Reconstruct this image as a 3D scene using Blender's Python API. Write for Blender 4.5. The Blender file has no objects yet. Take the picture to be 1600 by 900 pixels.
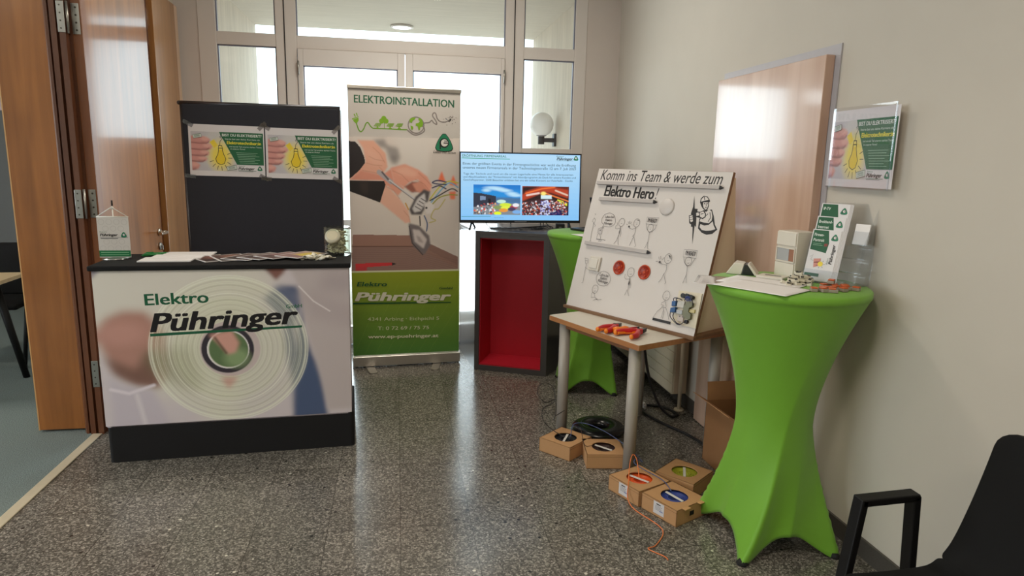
import bpy, bmesh, math, random
import numpy as np
from mathutils import Vector, Matrix

random.seed(7)
S = bpy.context.scene
COL = S.collection
PI = math.pi

# ------------------------------------------------------------------ camera, world, light, exposure
YAW, PITCH, ROLL, FPX, EYE = 0.17336, 0.18548, 0.022177, 1037.05, 1.55
cy, sy, cp, sp, cr, sr = math.cos(YAW), math.sin(YAW), math.cos(PITCH), math.sin(PITCH), math.cos(ROLL), math.sin(ROLL)
fw = Vector((sy * cp, cy * cp, -sp)); rt = Vector((cy, -sy, 0)); up = rt.cross(fw)
r2 = cr * rt + sr * up; u2 = -sr * rt + cr * up
cam_data = bpy.data.cameras.new('camera'); cam_data.sensor_width = 36; cam_data.lens = FPX / 1600 * 36
cam_data.clip_start = 0.05
cam = bpy.data.objects.new('camera', cam_data); COL.objects.link(cam)
cam.matrix_world = Matrix(((r2.x, u2.x, -fw.x, 0), (r2.y, u2.y, -fw.y, 0), (r2.z, u2.z, -fw.z, EYE), (0, 0, 0, 1)))
S.camera = cam

W = bpy.data.worlds.new('overcast_sky'); S.world = W; W.use_nodes = True
bg = W.node_tree.nodes['Background']
bg.inputs[0].default_value = (0.75, 0.91, 1.0, 1); bg.inputs[1].default_value = 3.0

S.view_settings.view_transform = 'Standard'; S.view_settings.look = 'None'
S.view_settings.exposure = 0.08; S.view_settings.gamma = 1; S.view_settings.use_curve_mapping = False
S.cycles.use_denoising = True
S.cycles.max_bounces = 8; S.cycles.transparent_max_bounces = 16
S.cycles.caustics_reflective = False; S.cycles.caustics_refractive = False
S.cycles.sample_clamp_indirect = 4

def area(name, loc, target, sx, sy_, watts, col=(1, 1, 1), spread=PI):
    d = bpy.data.lights.new(name, 'AREA'); d.shape = 'RECTANGLE'; d.size = sx; d.size_y = sy_
    d.energy = watts; d.color = col; d.spread = spread
    o = bpy.data.objects.new(name, d); COL.objects.link(o); o.location = loc
    o.rotation_euler = (Vector(target) - Vector(loc)).to_track_quat('-Z', 'Y').to_euler()
    return o
DAY = (0.95, 0.97, 1.0); WARM = (1.0, 0.90, 0.76)
# daylight entering the neighbouring carpeted room through its long window, and the ceiling lights
area('daylight_side_window', (-6.35, 1.6, 1.75), (0, 2.2, 1.0), 4.4, 1.7, 95, DAY)
for x_, w_, h_, p_ in ((-.35, .72, 2.05, 25), (.50, .72, 2.05, 25)):
    area('daylight_glazed_front', (x_, 5.80, 1.25), (x_ + .5, 0, 1.0), w_, h_, p_, (.86, .94, 1))
LAMPS = [(-0.3, 0.6), (-0.3, -1.5), (0.2, 4.1), (-3.8, 1.0), (-3.8, 4.2)]  # the hall lamp nearest the glazing is added, unseen, to fill that end
LAMP_W = [36, 28, 24, 24, 24]

# ------------------------------------------------------------------ materials
def lin(c):
    c = [v / 255 for v in c]
    return tuple((v / 12.92 if v <= .04045 else ((v + .055) / 1.055) ** 2.4) for v in c)
def new_mat(name):
    m = bpy.data.materials.new(name); m.use_nodes = True
    nt = m.node_tree; return m, nt, nt.nodes['Principled BSDF']
MATS = {}
def M(name, rgb, rough=.5, metal=0, var=.06, scale=30, bump=0, coat=0, spec=.5, stretch=None, sheen=0, emit=0):
    if name in MATS: return MATS[name]
    m, nt, b = new_mat(name); c = lin(rgb)
    b.inputs['Roughness'].default_value = rough; b.inputs['Metallic'].default_value = metal
    b.inputs['Specular IOR Level'].default_value = spec
    b.inputs['Coat Weight'].default_value = coat; b.inputs['Coat Roughness'].default_value = .12
    if sheen: b.inputs['Sheen Weight'].default_value = sheen
    tc = nt.nodes.new('ShaderNodeTexCoord'); mp = nt.nodes.new('ShaderNodeMapping')
    nt.links.new(tc.outputs['Object'], mp.inputs[0])
    if stretch: mp.inputs['Scale'].default_value = stretch
    nz = nt.nodes.new('ShaderNodeTexNoise'); nz.inputs['Scale'].default_value = scale; nz.inputs['Detail'].default_value = 4
    nt.links.new(mp.outputs[0], nz.inputs[0])
    mx = nt.nodes.new('ShaderNodeMix'); mx.data_type = 'RGBA'
    mx.inputs[6].default_value = (*[v * (1 - var) for v in c], 1); mx.inputs[7].default_value = (*[min(1, v * (1 + var)) for v in c], 1)
    nt.links.new(nz.outputs[0], mx.inputs[0]); nt.links.new(mx.outputs[2], b.inputs['Base Color'])
    if bump:
        bp = nt.nodes.new('ShaderNodeBump'); bp.inputs['Strength'].default_value = bump; bp.inputs['Distance'].default_value = .004
        nt.links.new(nz.outputs[0], bp.inputs['Height']); nt.links.new(bp.outputs[0], b.inputs['Normal'])
    if emit:
        nt.links.new(mx.outputs[2], b.inputs['Emission Color']); b.inputs['Emission Strength'].default_value = emit
    MATS[name] = m; return m
def wood(name, dark, light, rough=.3, coat=.5, axis=2, spec=.5, scale=1.0):
    if name in MATS: return MATS[name]
    m, nt, b = new_mat(name)
    b.inputs['Roughness'].default_value = rough; b.inputs['Coat Weight'].default_value = coat
    b.inputs['Coat Roughness'].default_value = .1; b.inputs['Coat IOR'].default_value = 1.7; b.inputs['Specular IOR Level'].default_value = spec
    tc = nt.nodes.new('ShaderNodeTexCoord'); mp = nt.nodes.new('ShaderNodeMapping')
    s = [9 * scale, 9 * scale, 9 * scale]; s[axis] = .55 * scale; mp.inputs['Scale'].default_value = s
    nt.links.new(tc.outputs['Object'], mp.inputs[0])
    nz = nt.nodes.new('ShaderNodeTexNoise'); nz.inputs['Scale'].default_value = 1.6; nz.inputs['Detail'].default_value = 8; nz.inputs['Distortion'].default_value = .5
    nt.links.new(mp.outputs[0], nz.inputs[0])
    n2 = nt.nodes.new('ShaderNodeTexNoise'); n2.inputs['Scale'].default_value = 3; n2.inputs['Detail'].default_value = 5
    nt.links.new(tc.outputs['Object'], n2.inputs[0])
    ad = nt.nodes.new('ShaderNodeMath'); ad.operation = 'MULTIPLY_ADD'; ad.inputs[1].default_value = .35
    nt.links.new(n2.outputs[0], ad.inputs[0]); nt.links.new(nz.outputs[0], ad.inputs[2])
    rp = nt.nodes.new('ShaderNodeValToRGB'); rp.color_ramp.elements[0].position = .45; rp.color_ramp.elements[1].position = .95
    rp.color_ramp.elements[0].color = (*lin(dark), 1); rp.color_ramp.elements[1].color = (*lin(light), 1)
    nt.links.new(ad.outputs[0], rp.inputs[0]); nt.links.new(rp.outputs[0], b.inputs['Base Color'])
    MATS[name] = m; return m
def glass(name, tint=(1, 1, 1), gloss=1.0, ior=1.5):
    if name in MATS: return MATS[name]
    m, nt, b = new_mat(name); nt.nodes.remove(b)
    t = nt.nodes.new('ShaderNodeBsdfTransparent'); t.inputs[0].default_value = (*tint, 1)
    g = nt.nodes.new('ShaderNodeBsdfGlossy'); g.inputs['Roughness'].default_value = .02
    lw = nt.nodes.new('ShaderNodeLayerWeight'); lw.inputs[0].default_value = .5
    pw_ = nt.nodes.new('ShaderNodeMath'); pw_.operation = 'POWER'; pw_.inputs[1].default_value = 5
    f0 = ((ior - 1) / (ior + 1)) ** 2 * gloss
    k = nt.nodes.new('ShaderNodeMath'); k.operation = 'MULTIPLY_ADD'; k.inputs[1].default_value = .8 * min(1, gloss); k.inputs[2].default_value = f0
    x = nt.nodes.new('ShaderNodeMixShader')
    nt.links.new(lw.outputs['Facing'], pw_.inputs[0]); nt.links.new(pw_.outputs[0], k.inputs[0]); nt.links.new(k.outputs[0], x.inputs[0])
    nt.links.new(t.outputs[0], x.inputs[1]); nt.links.new(g.outputs[0], x.inputs[2])
    nt.links.new(x.outputs[0], nt.nodes['Material Output'].inputs[0]); MATS[name] = m; return m
def printed(name, rough=.5, emit=0, sheen=0, coat=0):
    if name in MATS: return MATS[name]
    m, nt, b = new_mat(name)
    a = nt.nodes.new('ShaderNodeVertexColor'); a.layer_name = 'Col'
    b.inputs['Roughness'].default_value = rough; b.inputs['Coat Weight'].default_value = coat
    if emit:
        b.inputs['Base Color'].default_value = (.01, .01, .012, 1)
        nt.links.new(a.outputs[0], b.inputs['Emission Color']); b.inputs['Emission Strength'].default_value = emit
    else:
        nt.links.new(a.outputs[0], b.inputs['Base Color'])
    MATS[name] = m; return m
def terrazzo():
    m, nt, b = new_mat('terrazzo_tiles'); N = nt.nodes.new; L = nt.links.new
    tc = N('ShaderNodeTexCoord')
    def vor(scale, feature='F1'):
        v = N('ShaderNodeTexVoronoi'); v.inputs['Scale'].default_value = scale; v.feature = feature
        L(tc.outputs['Object'], v.inputs['Vector']); return v
    nz = N('ShaderNodeTexNoise'); nz.inputs['Scale'].default_value = 190; nz.inputs['Detail'].default_value = 3; L(tc.outputs['Object'], nz.inputs[0])
    v1 = vor(150)
    sepc = N('ShaderNodeSeparateColor'); L(v1.outputs['Color'], sepc.inputs[0])
    rp = N('ShaderNodeValToRGB'); e = rp.color_ramp.elements
    e[0].position = 0; e[0].color = (*lin((58, 56, 53)), 1); e[1].position = 1; e[1].color = (*lin((214, 210, 200)), 1)
    for p, c in ((.35, (82, 79, 74)), (.62, (114, 110, 103)), (.82, (166, 160, 151))):
        q = e.new(p); q.color = (*lin(c), 1)
    ad = N('ShaderNodeMath'); ad.operation = 'MULTIPLY_ADD'; ad.inputs[1].default_value = .55
    mu = N('ShaderNodeMath'); mu.operation = 'MULTIPLY'; mu.inputs[1].default_value = .5
    L(nz.outputs[0], mu.inputs[0]); L(sepc.outputs[0], ad.inputs[0]); L(mu.outputs[0], ad.inputs[2]); L(ad.outputs[0], rp.inputs[0])
    # rare large pale or black chips
    v2 = vor(26); s2 = N('ShaderNodeSeparateColor'); L(v2.outputs['Color'], s2.inputs[0])
    d2 = N('ShaderNodeMath'); d2.operation = 'LESS_THAN'; d2.inputs[1].default_value = .18; L(v2.outputs['Distance'], d2.inputs[0])
    def pick(src, thr, op, col, base):
        g = N('ShaderNodeMath'); g.operation = op; g.inputs[1].default_value = thr; L(src, g.inputs[0])
        k = N('ShaderNodeMath'); k.operation = 'MULTIPLY'; L(g.outputs[0], k.inputs[0]); L(d2.outputs[0], k.inputs[1])
        x = N('ShaderNodeMix'); x.data_type = 'RGBA'; L(k.outputs[0], x.inputs[0]); L(base, x.inputs[6]); x.inputs[7].default_value = (*lin(col), 1)
        return x.outputs[2]
    c = pick(s2.outputs[1], .955, 'GREATER_THAN', (205, 200, 186), rp.outputs[0])
    c = pick(s2.outputs[2], .025, 'LESS_THAN', (38, 37, 36), c)
    # per-tile tone and joints, tiles of 0.305 m
    sx = N('ShaderNodeSeparateXYZ'); L(tc.outputs['Object'], sx.inputs[0])
    def joint(sock, off):
        a = N('ShaderNodeMath'); a.operation = 'ADD'; a.inputs[1].default_value = off + 30.5; L(sock, a.inputs[0])
        dv = N('ShaderNodeMath'); dv.operation = 'DIVIDE'; dv.inputs[1].default_value = .3055; L(a.outputs[0], dv.inputs[0])
        fr = N('ShaderNodeMath'); fr.operation = 'FRACT'; L(dv.outputs[0], fr.inputs[0])
        fl = N('ShaderNodeMath'); fl.operation = 'FLOOR'; L(dv.outputs[0], fl.inputs[0])
        lt = N('ShaderNodeMath'); lt.operation = 'LESS_THAN'; lt.inputs[1].default_value = .0085; L(fr.outputs[0], lt.inputs[0])
        return lt.outputs[0], fl.outputs[0]
    jx, ix = joint(sx.outputs[0], .050); jy, iy = joint(sx.outputs[1], .143)
    mxm = N('ShaderNodeMath'); mxm.operation = 'MAXIMUM'; L(jx, mxm.inputs[0]); L(jy, mxm.inputs[1])
    cb = N('ShaderNodeCombineXYZ'); L(ix, cb.inputs[0]); L(iy, cb.inputs[1])
    wn = N('ShaderNodeTexWhiteNoise'); L(cb.outputs[0], wn.inputs['Vector'])
    tone = N('ShaderNodeMapRange'); tone.inputs['To Min'].default_value = .86; tone.inputs['To Max'].default_value = 1.12; L(wn.outputs['Value'], tone.inputs['Value'])
    x1 = N('ShaderNodeMix'); x1.data_type = 'RGBA'; x1.blend_type = 'MULTIPLY'; x1.inputs[0].default_value = 1
    L(c, x1.inputs[6]); cc = N('ShaderNodeCombineColor'); [L(tone.outputs[0], cc.inputs[i]) for i in range(3)]; L(cc.outputs[0], x1.inputs[7])
    jf = N('ShaderNodeMath'); jf.operation = 'MULTIPLY'; jf.inputs[1].default_value = .85; L(mxm.outputs[0], jf.inputs[0])
    x2 = N('ShaderNodeMix'); x2.data_type = 'RGBA'; L(jf.outputs[0], x2.inputs[0]); L(x1.outputs[2], x2.inputs[6]); x2.inputs[7].default_value = (*lin((45, 43, 40)), 1)
    L(x2.outputs[2], b.inputs['Base Color']); b.inputs['Roughness'].default_value = .2; b.inputs['Specular IOR Level'].default_value = .5
    return m

# ------------------------------------------------------------------ mesh builder
def frame(o=(0, 0, 0), x=(1, 0, 0), y=(0, 1, 0)):
    x = Vector(x).normalized(); y = Vector(y); y = (y - x * y.dot(x)).normalized(); z = x.cross(y)
    return Matrix(((x.x, y.x, z.x, o[0]), (x.y, y.y, z.y, o[1]), (x.z, y.z, z.z, o[2]), (0, 0, 0, 1)))
def T(x=0, y=0, z=0, rx=0, ry=0, rz=0):
    return Matrix.Translation((x, y, z)) @ Matrix.Rotation(rz, 4, 'Z') @ Matrix.Rotation(ry, 4, 'Y') @ Matrix.Rotation(rx, 4, 'X')
I4 = Matrix.Identity(4)
class MB:
    def __init__(s): s.v = []; s.f = []; s.m = []; s.sm = []
    def add(s, vs, fs, mat=I4, m=0, smooth=False):
        b = len(s.v); s.v += [tuple(mat @ Vector(p)) for p in vs]
        for f in fs: s.f.append([b + i for i in f]); s.m.append(m); s.sm.append(smooth)
        return s
    def bm(s, bm, mat=I4, m=0, smooth=False):
        bm.verts.index_update(); s.add([v.co for v in bm.verts], [[v.index for v in f.verts] for f in bm.faces], mat, m, smooth); bm.free(); return s
    def box(s, lo, hi, mat=I4, m=0, bev=0, seg=2, smooth=False):
        bm = bmesh.new(); bmesh.ops.create_cube(bm, size=1)
        for v in bm.verts: v.co = Vector([(lo[i] + hi[i]) / 2 + v.co[i] * (hi[i] - lo[i]) for i in range(3)])
        if bev: bmesh.ops.bevel(bm, geom=bm.edges[:], offset=bev, segments=seg, affect='EDGES', profile=.5, clamp_overlap=True)
        return s.bm(bm, mat, m, smooth)
    def prism(s, poly, z0, z1, mat=I4, m=0, bev=0, side_m=None):
        n = len(poly); ar = sum(poly[i][0] * poly[(i + 1) % n][1] - poly[(i + 1) % n][0] * poly[i][1] for i in range(n))
        if ar < 0: poly = poly[::-1]
        if bev:
            bm = bmesh.new(); lo = [bm.verts.new((*p, z0)) for p in poly]; hi = [bm.verts.new((*p, z1)) for p in poly]
            bm.faces.new(lo[::-1]); bm.faces.new(hi)
            for i in range(n): bm.faces.new((lo[i], lo[(i + 1) % n], hi[(i + 1) % n], hi[i]))
            bmesh.ops.bevel(bm, geom=bm.edges[:], offset=bev, segments=2, affect='EDGES', profile=.5, clamp_overlap=True)
            return s.bm(bm, mat, m)
        vs = [(*p, z0) for p in poly] + [(*p, z1) for p in poly]
        s.add(vs, [list(range(n))[::-1], list(range(n, 2 * n))], mat, m)
        return s.add(vs, [[i, (i + 1) % n, n + (i + 1) % n, n + i] for i in range(n)], mat, m if side_m is None else side_m)
    def lathe(s, prof, seg=24, mat=I4, m=0, smooth=True, caps=True):
        vs = []; fs = []; n = len(prof)
        for r, z in prof:
            for k in range(seg): a = 2 * PI * k / seg; vs.append((r * math.cos(a), r * math.sin(a), z))
        for i in range(n - 1):
            for k in range(seg): k2 = (k + 1) % seg; fs.append([i * seg + k, i * seg + k2, (i + 1) * seg + k2, (i + 1) * seg + k])
        s.add(vs, fs, mat, m, smooth)
        if caps:
            if prof[0][0] > 1e-5: s.add(vs[:seg], [list(range(seg))[::-1]], mat, m)
            if prof[-1][0] > 1e-5: s.add(vs[-seg:], [list(range(seg))], mat, m)
        return s
    def cyl(s, a, b, r, r1=None, seg=16, m=0, bev=0):
        a = Vector(a); b = Vector(b); d = b - a; L = d.length; q = d.to_track_quat('Z', 'Y').to_matrix().to_4x4(); q.translation = a
        r1 = r if r1 is None else r1
        pr = [(r, 0), (r1, L)] if not bev else [(r - bev, 0), (r, bev), (r1, L - bev), (r1 - bev, L)]
        return s.lathe(pr, seg, q, m)
    def tube(s, pts, r, seg=8, m=0, closed=False, cap=True):
        P = [Vector(p) for p in pts]; n = len(P); vs = []; fs = []
        tg = []
        for i in range(n):
            a = P[(i - 1) % n] if (closed or i > 0) else P[0]; b = P[(i + 1) % n] if (closed or i < n - 1) else P[-1]
            tg.append((b - a).normalized())
        nrm = tg[0].orthogonal().normalized()
        for i in range(n):
            nrm = (nrm - tg[i] * nrm.dot(tg[i])).normalized(); bn = tg[i].cross(nrm); rr = r[i] if isinstance(r, (list, tuple)) else r
            for k in range(seg): a = 2 * PI * k / seg; vs.append(P[i] + (nrm * math.cos(a) + bn * math.sin(a)) * rr)
        for i in range(n if closed else n - 1):
            j = (i + 1) % n
            for k in range(seg): k2 = (k + 1) % seg; fs.append([i * seg + k, i * seg + k2, j * seg + k2, j * seg + k])
        s.add(vs, fs, I4, m, True)
        if not closed and cap: s.add(vs[:seg], [list(range(seg))[::-1]], I4, m); s.add(vs[-seg:], [list(range(seg))], I4, m)
        return s
    def sphere(s, c, r, seg=24, m=0, sc=(1, 1, 1)):
        pr = [(r * math.sin(PI * i / 12), -r * math.cos(PI * i / 12)) for i in range(13)]
        return s.lathe(pr, seg, Matrix.Translation(c) @ Matrix.Diagonal((*sc, 1)), m, caps=False)
    def build(s, name, mats, parent=None, loc=None, rz=0):
        me = bpy.data.meshes.new(name); me.from_pydata(s.v, [], s.f)
        for mt in (mats if isinstance(mats, (list, tuple)) else [mats]): me.materials.append(mt)
        me.polygons.foreach_set('material_index', s.m); me.polygons.foreach_set('use_smooth', s.sm)
        bm = bmesh.new(); bm.from_mesh(me); bmesh.ops.remove_doubles(bm, verts=bm.verts[:], dist=1e-6); bm.to_mesh(me); bm.free()
        me.update(); o = bpy.data.objects.new(name, me); COL.objects.link(o)
        if parent: o.parent = parent
        if loc: o.location = loc
        o.rotation_euler.z = rz
        return o
def spline(pts, n=12, closed=False):
    P = [Vector(p) for p in pts]; N = len(P); out = []
    for i in range(N if closed else N - 1):
        g = lambda k: P[k % N] if closed else P[max(0, min(N - 1, k))]
        a, b, c, d = g(i - 1), g(i), g(i + 1), g(i + 2)
        for t in range(n):
            t /= n; out.append(.5 * ((2 * b) + (c - a) * t + (2 * a - 5 * b + 4 * c - d) * t * t + (3 * b - a - 3 * c + d) * t ** 3))
    if not closed: out.append(P[-1])
    return out
def arc(cx, cy_, r, a0, a1, n=16, ry=None):
    ry = r if ry is None else ry
    return [(cx + r * math.cos(a0 + (a1 - a0) * i / n), cy_ + ry * math.sin(a0 + (a1 - a0) * i / n)) for i in range(n + 1)]
def rrect(x0, y0, x1, y1, r, n=4):
    return arc(x1 - r, y1 - r, r, 0, PI / 2, n) + arc(x0 + r, y1 - r, r, PI / 2, PI, n) + arc(x0 + r, y0 + r, r, PI, 1.5 * PI, n) + arc(x1 - r, y0 + r, r, 1.5 * PI, 2 * PI, n)

# ------------------------------------------------------------------ object bookkeeping
def tag(o, label, cat, group=None, kind=None):
    o['label'] = label; o['category'] = cat
    if group: o['group'] = group
    if kind: o['kind'] = kind
    return o
def thing(name, label, cat, loc=(0, 0, 0), rz=0, group=None, mat=None):
    o = bpy.data.objects.new(name, None); COL.objects.link(o); o.empty_display_size = .05
    if mat is not None: o.matrix_world = mat
    else: o.location = loc; o.rotation_euler.z = rz
    return tag(o, label, cat, group)
def struct(o, label=None, cat=None):
    o['kind'] = 'structure'
    if label: o['label'] = label
    if cat: o['category'] = cat
    return o
def dup(root, loc=None, rz=None, label=None, mat=None):
    c = root.copy(); COL.objects.link(c)
    if mat is not None: c.matrix_world = mat
    if loc is not None: c.location = loc
    if rz is not None: c.rotation_euler.z = rz
    if label: c['label'] = label
    for ch in list(root.children):
        d = ch.copy(); COL.objects.link(d); d.parent = c
        for g in list(ch.children):
            e = g.copy(); COL.objects.link(e); e.parent = d
    return c

# ------------------------------------------------------------------ prints: flat artwork as layered mesh with corner colours
_TXT = {}
def text_mesh(s, bold, shear):
    k = (s, bold, shear)
    if k not in _TXT:
        c = bpy.data.curves.new('lettering', 'FONT'); c.body = s; c.offset = bold; c.shear = shear; c.resolution_u = 3; c.fill_mode = 'FRONT'
        o = bpy.data.objects.new('lettering', c); me = o.to_mesh()
        v = [(p.co.x, p.co.y) for p in me.vertices]; f = [list(p.vertices) for p in me.polygons]
        o.to_mesh_clear(); bpy.data.objects.remove(o); bpy.data.curves.remove(c)
        _TXT[k] = (v, f)
    return _TXT[k]
def cap_of(bold):
    v, _ = text_mesh('H', bold, 0); ys = [p[1] for p in v]; return max(ys)
def homog(q, w, h):
    A = []; B = []
    for (x, y), (u, v) in zip(q, ((0, h), (w, h), (w, 0), (0, 0))):   # TL TR BR BL of the sheet as sketched
        A += [[x, y, 1, 0, 0, 0, -u * x, -u * y], [0, 0, 0, x, y, 1, -v * x, -v * y]]; B += [u, v]
    p = np.linalg.solve(np.array(A, float), np.array(B, float))
    def f(x, y):
        d = p[6] * x + p[7] * y + 1; return ((p[0] * x + p[1] * y + p[2]) / d, (p[3] * x + p[4] * y + p[5]) / d)
    return f
class Raster:
    """a printed photograph: colours on a fine grid of the sheet, u right, v up, metres"""
    def __init__(s, u0, v0, u1, v1, step, col):
        s.b = (u0, v0, u1, v1); s.nx = max(2, int((u1 - u0) / step)); s.ny = max(2, int((v1 - v0) / step)); s.step = step; s.bf = .5
        s.U, s.V = np.meshgrid(np.linspace(u0, u1, s.nx), np.linspace(v0, v1, s.ny)); s.c = np.empty((s.ny, s.nx, 3)); s.c[:] = lin(col)
    def blur(s, m, r):
        k = int(round(r / s.step * s.bf))
        if k < 1: return m
        for _ in range(3):
            for ax in (0, 1):
                p = np.pad(m, [(k + 1, k) if a == ax else (0, 0) for a in (0, 1)], mode='edge'); c = np.cumsum(p, axis=ax)
                n = m.shape[ax]; hi = np.take(c, range(2 * k + 1, 2 * k + 1 + n), ax); lo = np.take(c, range(0, n), ax); m = (hi - lo) / (2 * k + 1)
        return m
    def mix(s, m, col, op=1):
        m = np.clip(m * op, 0, 1)[..., None]; s.c = s.c * (1 - m) + np.array(lin(col)) * m
    def poly(s, pts, col, soft=0, op=1):
        m = np.zeros(s.U.shape, bool); n = len(pts)
        for i in range(n):
            (x0, y0), (x1, y1) = pts[i], pts[(i + 1) % n]
            if y0 == y1: continue
            m ^= ((y0 > s.V) != (y1 > s.V)) & (s.U < (x1 - x0) * (s.V - y0) / (y1 - y0) + x0)
        s.mix(s.blur(m.astype(float), soft), col, op)
    def ellipse(s, c, rx, ry, col, soft=.003, op=1):
        d = np.sqrt(((s.U - c[0]) / rx) ** 2 + ((s.V - c[1]) / ry) ** 2); s.mix(np.clip((1 - d) * min(rx, ry) / soft + .5, 0, 1), col, op)
    def ring(s, c, r, w, col, soft=.002, op=1):
        d = np.abs(np.hypot(s.U - c[0], s.V - c[1]) - r); s.mix(np.clip((w / 2 - d) / soft + .5, 0, 1), col, op)
    def line(s, pts, w, col, soft=.001, op=1):
        d = np.full(s.U.shape, 9.)
        for (x0, y0), (x1, y1) in zip(pts[:-1], pts[1:]):
            L2 = (x1 - x0) ** 2 + (y1 - y0) ** 2 + 1e-12; t = np.clip(((s.U - x0) * (x1 - x0) + (s.V - y0) * (y1 - y0)) / L2, 0, 1)
            d = np.minimum(d, np.hypot(s.U - x0 - t * (x1 - x0), s.V - y0 - t * (y1 - y0)))
        s.mix(np.clip((w / 2 - d) / soft + .5, 0, 1), col, op)
    def noise(s, amp, stretch=(1, 1), seed=1):
        g = np.random.RandomState(seed).rand(s.ny // stretch[1] + 2, s.nx // stretch[0] + 2)
        g = np.repeat(np.repeat(g, stretch[1], 0), stretch[0], 1)[:s.ny, :s.nx]; return 1 + (s.blur(g, s.step * max(1, min(stretch) // 2)) - .5) * amp
class Art:
    def __init__(s, f=None, h=0): s.v = []; s.f = []; s.c = []; s.f2 = f or (lambda x, y: (x, y)); s.z = .0003; s.step = .00004; s.h = h
    def P(s, pts): return [s.f2(*p) for p in pts]
    def raw(s, vs, fs, col):
        b = len(s.v); s.v += [(x, y, s.z) for x, y in vs]; c = lin(col)
        for f in fs: s.f.append([b + i for i in f]); s.c.append([c] * len(f))
        s.z += s.step
    def poly(s, pts, col):
        p = s.P(pts); n = len(p); ar = sum(p[i][0] * p[(i + 1) % n][1] - p[(i + 1) % n][0] * p[i][1] for i in range(n))
        if ar < 0: p = p[::-1]
        s.raw(p, [list(range(n))], col)
    def line(s, pts, w, col, closed=False):
        p = [Vector(q) for q in s.P(pts)]
        if closed: p.append(p[0])
        vs = []; fs = []
        for i, q in enumerate(p):
            a = p[i - 1] if i else (p[-2] if closed else p[0]); b = p[i + 1] if i < len(p) - 1 else (p[1] if closed else p[-1])
            d = b - a
            if d.length < 1e-9: d = Vector((1, 0))
            d.normalize(); n = Vector((-d.y, d.x)) * (w / 2); vs += [tuple(q - n), tuple(q + n)]
        for i in range(len(p) - 1): fs.append([2 * i, 2 * i + 2, 2 * i + 3, 2 * i + 1])
        s.raw(vs, fs, col)
    def disc(s, c, r, col, n=24, ry=None):
        (x, y) = s.f2(*c); s.raw(arc(x, y, r, 0, 2 * PI * (n - 1) / n, n - 1, ry), [list(range(n))], col)
    def ring(s, c, r, w, col, n=24, ry=None):
        x, y = s.f2(*c); g, s.f2 = s.f2, (lambda a, b: (a, b)); s.line(arc(x, y, r, 0, 2 * PI * (n - 1) / n, n - 1, ry), w, col, True); s.f2 = g
    def text(s, t, a, b, cap, col, bold=0, shear=0):
        """baseline from a to b (fitted), capital height cap in metres"""
        a = Vector(s.f2(*a)); b = Vector(s.f2(*b)); v, f = text_mesh(t, 0, shear)
        if not v: return
        x0 = min(p[0] for p in v); x1 = max(p[0] for p in v); d = b - a; L = d.length; d.normalize(); n = Vector((-d.y, d.x)); k = cap / cap_of(0)
        B = bold * cap * 1.6; offs = [(0, 0)] if not bold else [(-B, -B * .4), (B, -B * .4), (-B, B * .4), (B, B * .4), (0, 0)]
        for ox, oy in offs: s.raw([tuple(a + d * ((p[0] - x0) / (x1 - x0) * (L - 2 * B) + B + ox) + n * (p[1] * k + oy)) for p in v], f, col)
    def raster(s, R):
        b = len(s.v); s.v += [(x, y, s.z) for x, y in zip(R.U.ravel().tolist(), R.V.ravel().tolist())]
        C = np.clip(R.c, 0, 1); nx = R.nx
        for j in range(R.ny - 1):
            for i in range(nx - 1):
                k = b + j * nx + i; s.f.append([k, k + 1, k + nx + 1, k + nx])
                s.c.append([C[j, i], C[j, i + 1], C[j + 1, i + 1], C[j + 1, i]])
        s.z += s.step
    def build(s, name, mat, parent=None, place=I4, extra=None, extra_mats=(), placed=False):
        """one mesh: the artwork (material 0) and, if given, the sheet or panel it is printed on"""
        me = bpy.data.meshes.new(name); vs = [tuple(place @ Vector(p)) for p in s.v]; fs = list(s.f); mi = [0] * len(fs)
        if extra:
            b = len(vs); vs += extra.v if placed else [tuple(place @ Vector(p)) for p in extra.v]; fs += [[b + i for i in f] for f in extra.f]; mi += [k + 1 for k in extra.m]
        me.from_pydata(vs, [], fs); me.materials.append(mat)
        for m in extra_mats: me.materials.append(m)
        me.polygons.foreach_set('material_index', mi)
        at = me.color_attributes.new('Col', 'FLOAT_COLOR', 'CORNER'); n = len(me.loops); arr = np.ones((n, 4), np.float32)
        flat = [c for f in s.c for c in f]; arr[:len(flat), :3] = np.array(flat); at.data.foreach_set('color', arr.ravel())
        me.update(); o = bpy.data.objects.new(name, me); COL.objects.link(o)
        if parent: o.parent = parent
        return o
INK = (28, 26, 28); GREEN = (20, 96, 62)
def emblem(A, c, r, tilt=0):
    """the company emblem: a green bulging triangle with a black ring round a white letter"""
    x, y = c
    def tri(k):
        cor = [(0, 1.0), (-.92, -.68), (.92, -.68)]; out = []
        for i in range(3):
            a = Vector(cor[i]); b = Vector(cor[(i + 1) % 3]); d = b - a; n = Vector((d.y, -d.x)).normalized()
            if n.dot(a + b) < 0: n = -n
            for j in range(1, 10):
                t = j / 10; q = a + d * t + n * (.62 * t * (1 - t)); out.append((x + q.x * r * k, y + q.y * r * k))
        return out
    g, A.f2 = A.f2, (lambda p, q: (p, q))
    A.poly(tri(1.0), INK); A.poly(tri(.93), (30, 130, 92)); A.disc((x, y - .02 * r), .46 * r, INK); A.disc((x + .03 * r, y), .34 * r, (225, 224, 220))
    A.line([(x + .36 * r, y - .02 * r), (x - .06 * r, y - .02 * r)], .1 * r, INK); A.line([(x + .38 * r, y + .17 * r), (x, y + .17 * r)], .07 * r, INK); A.line([(x - .38 * r, y - .05 * r), (x - .38 * r, y - .6 * r)], .12 * r, INK)
    A.f2 = g

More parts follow.
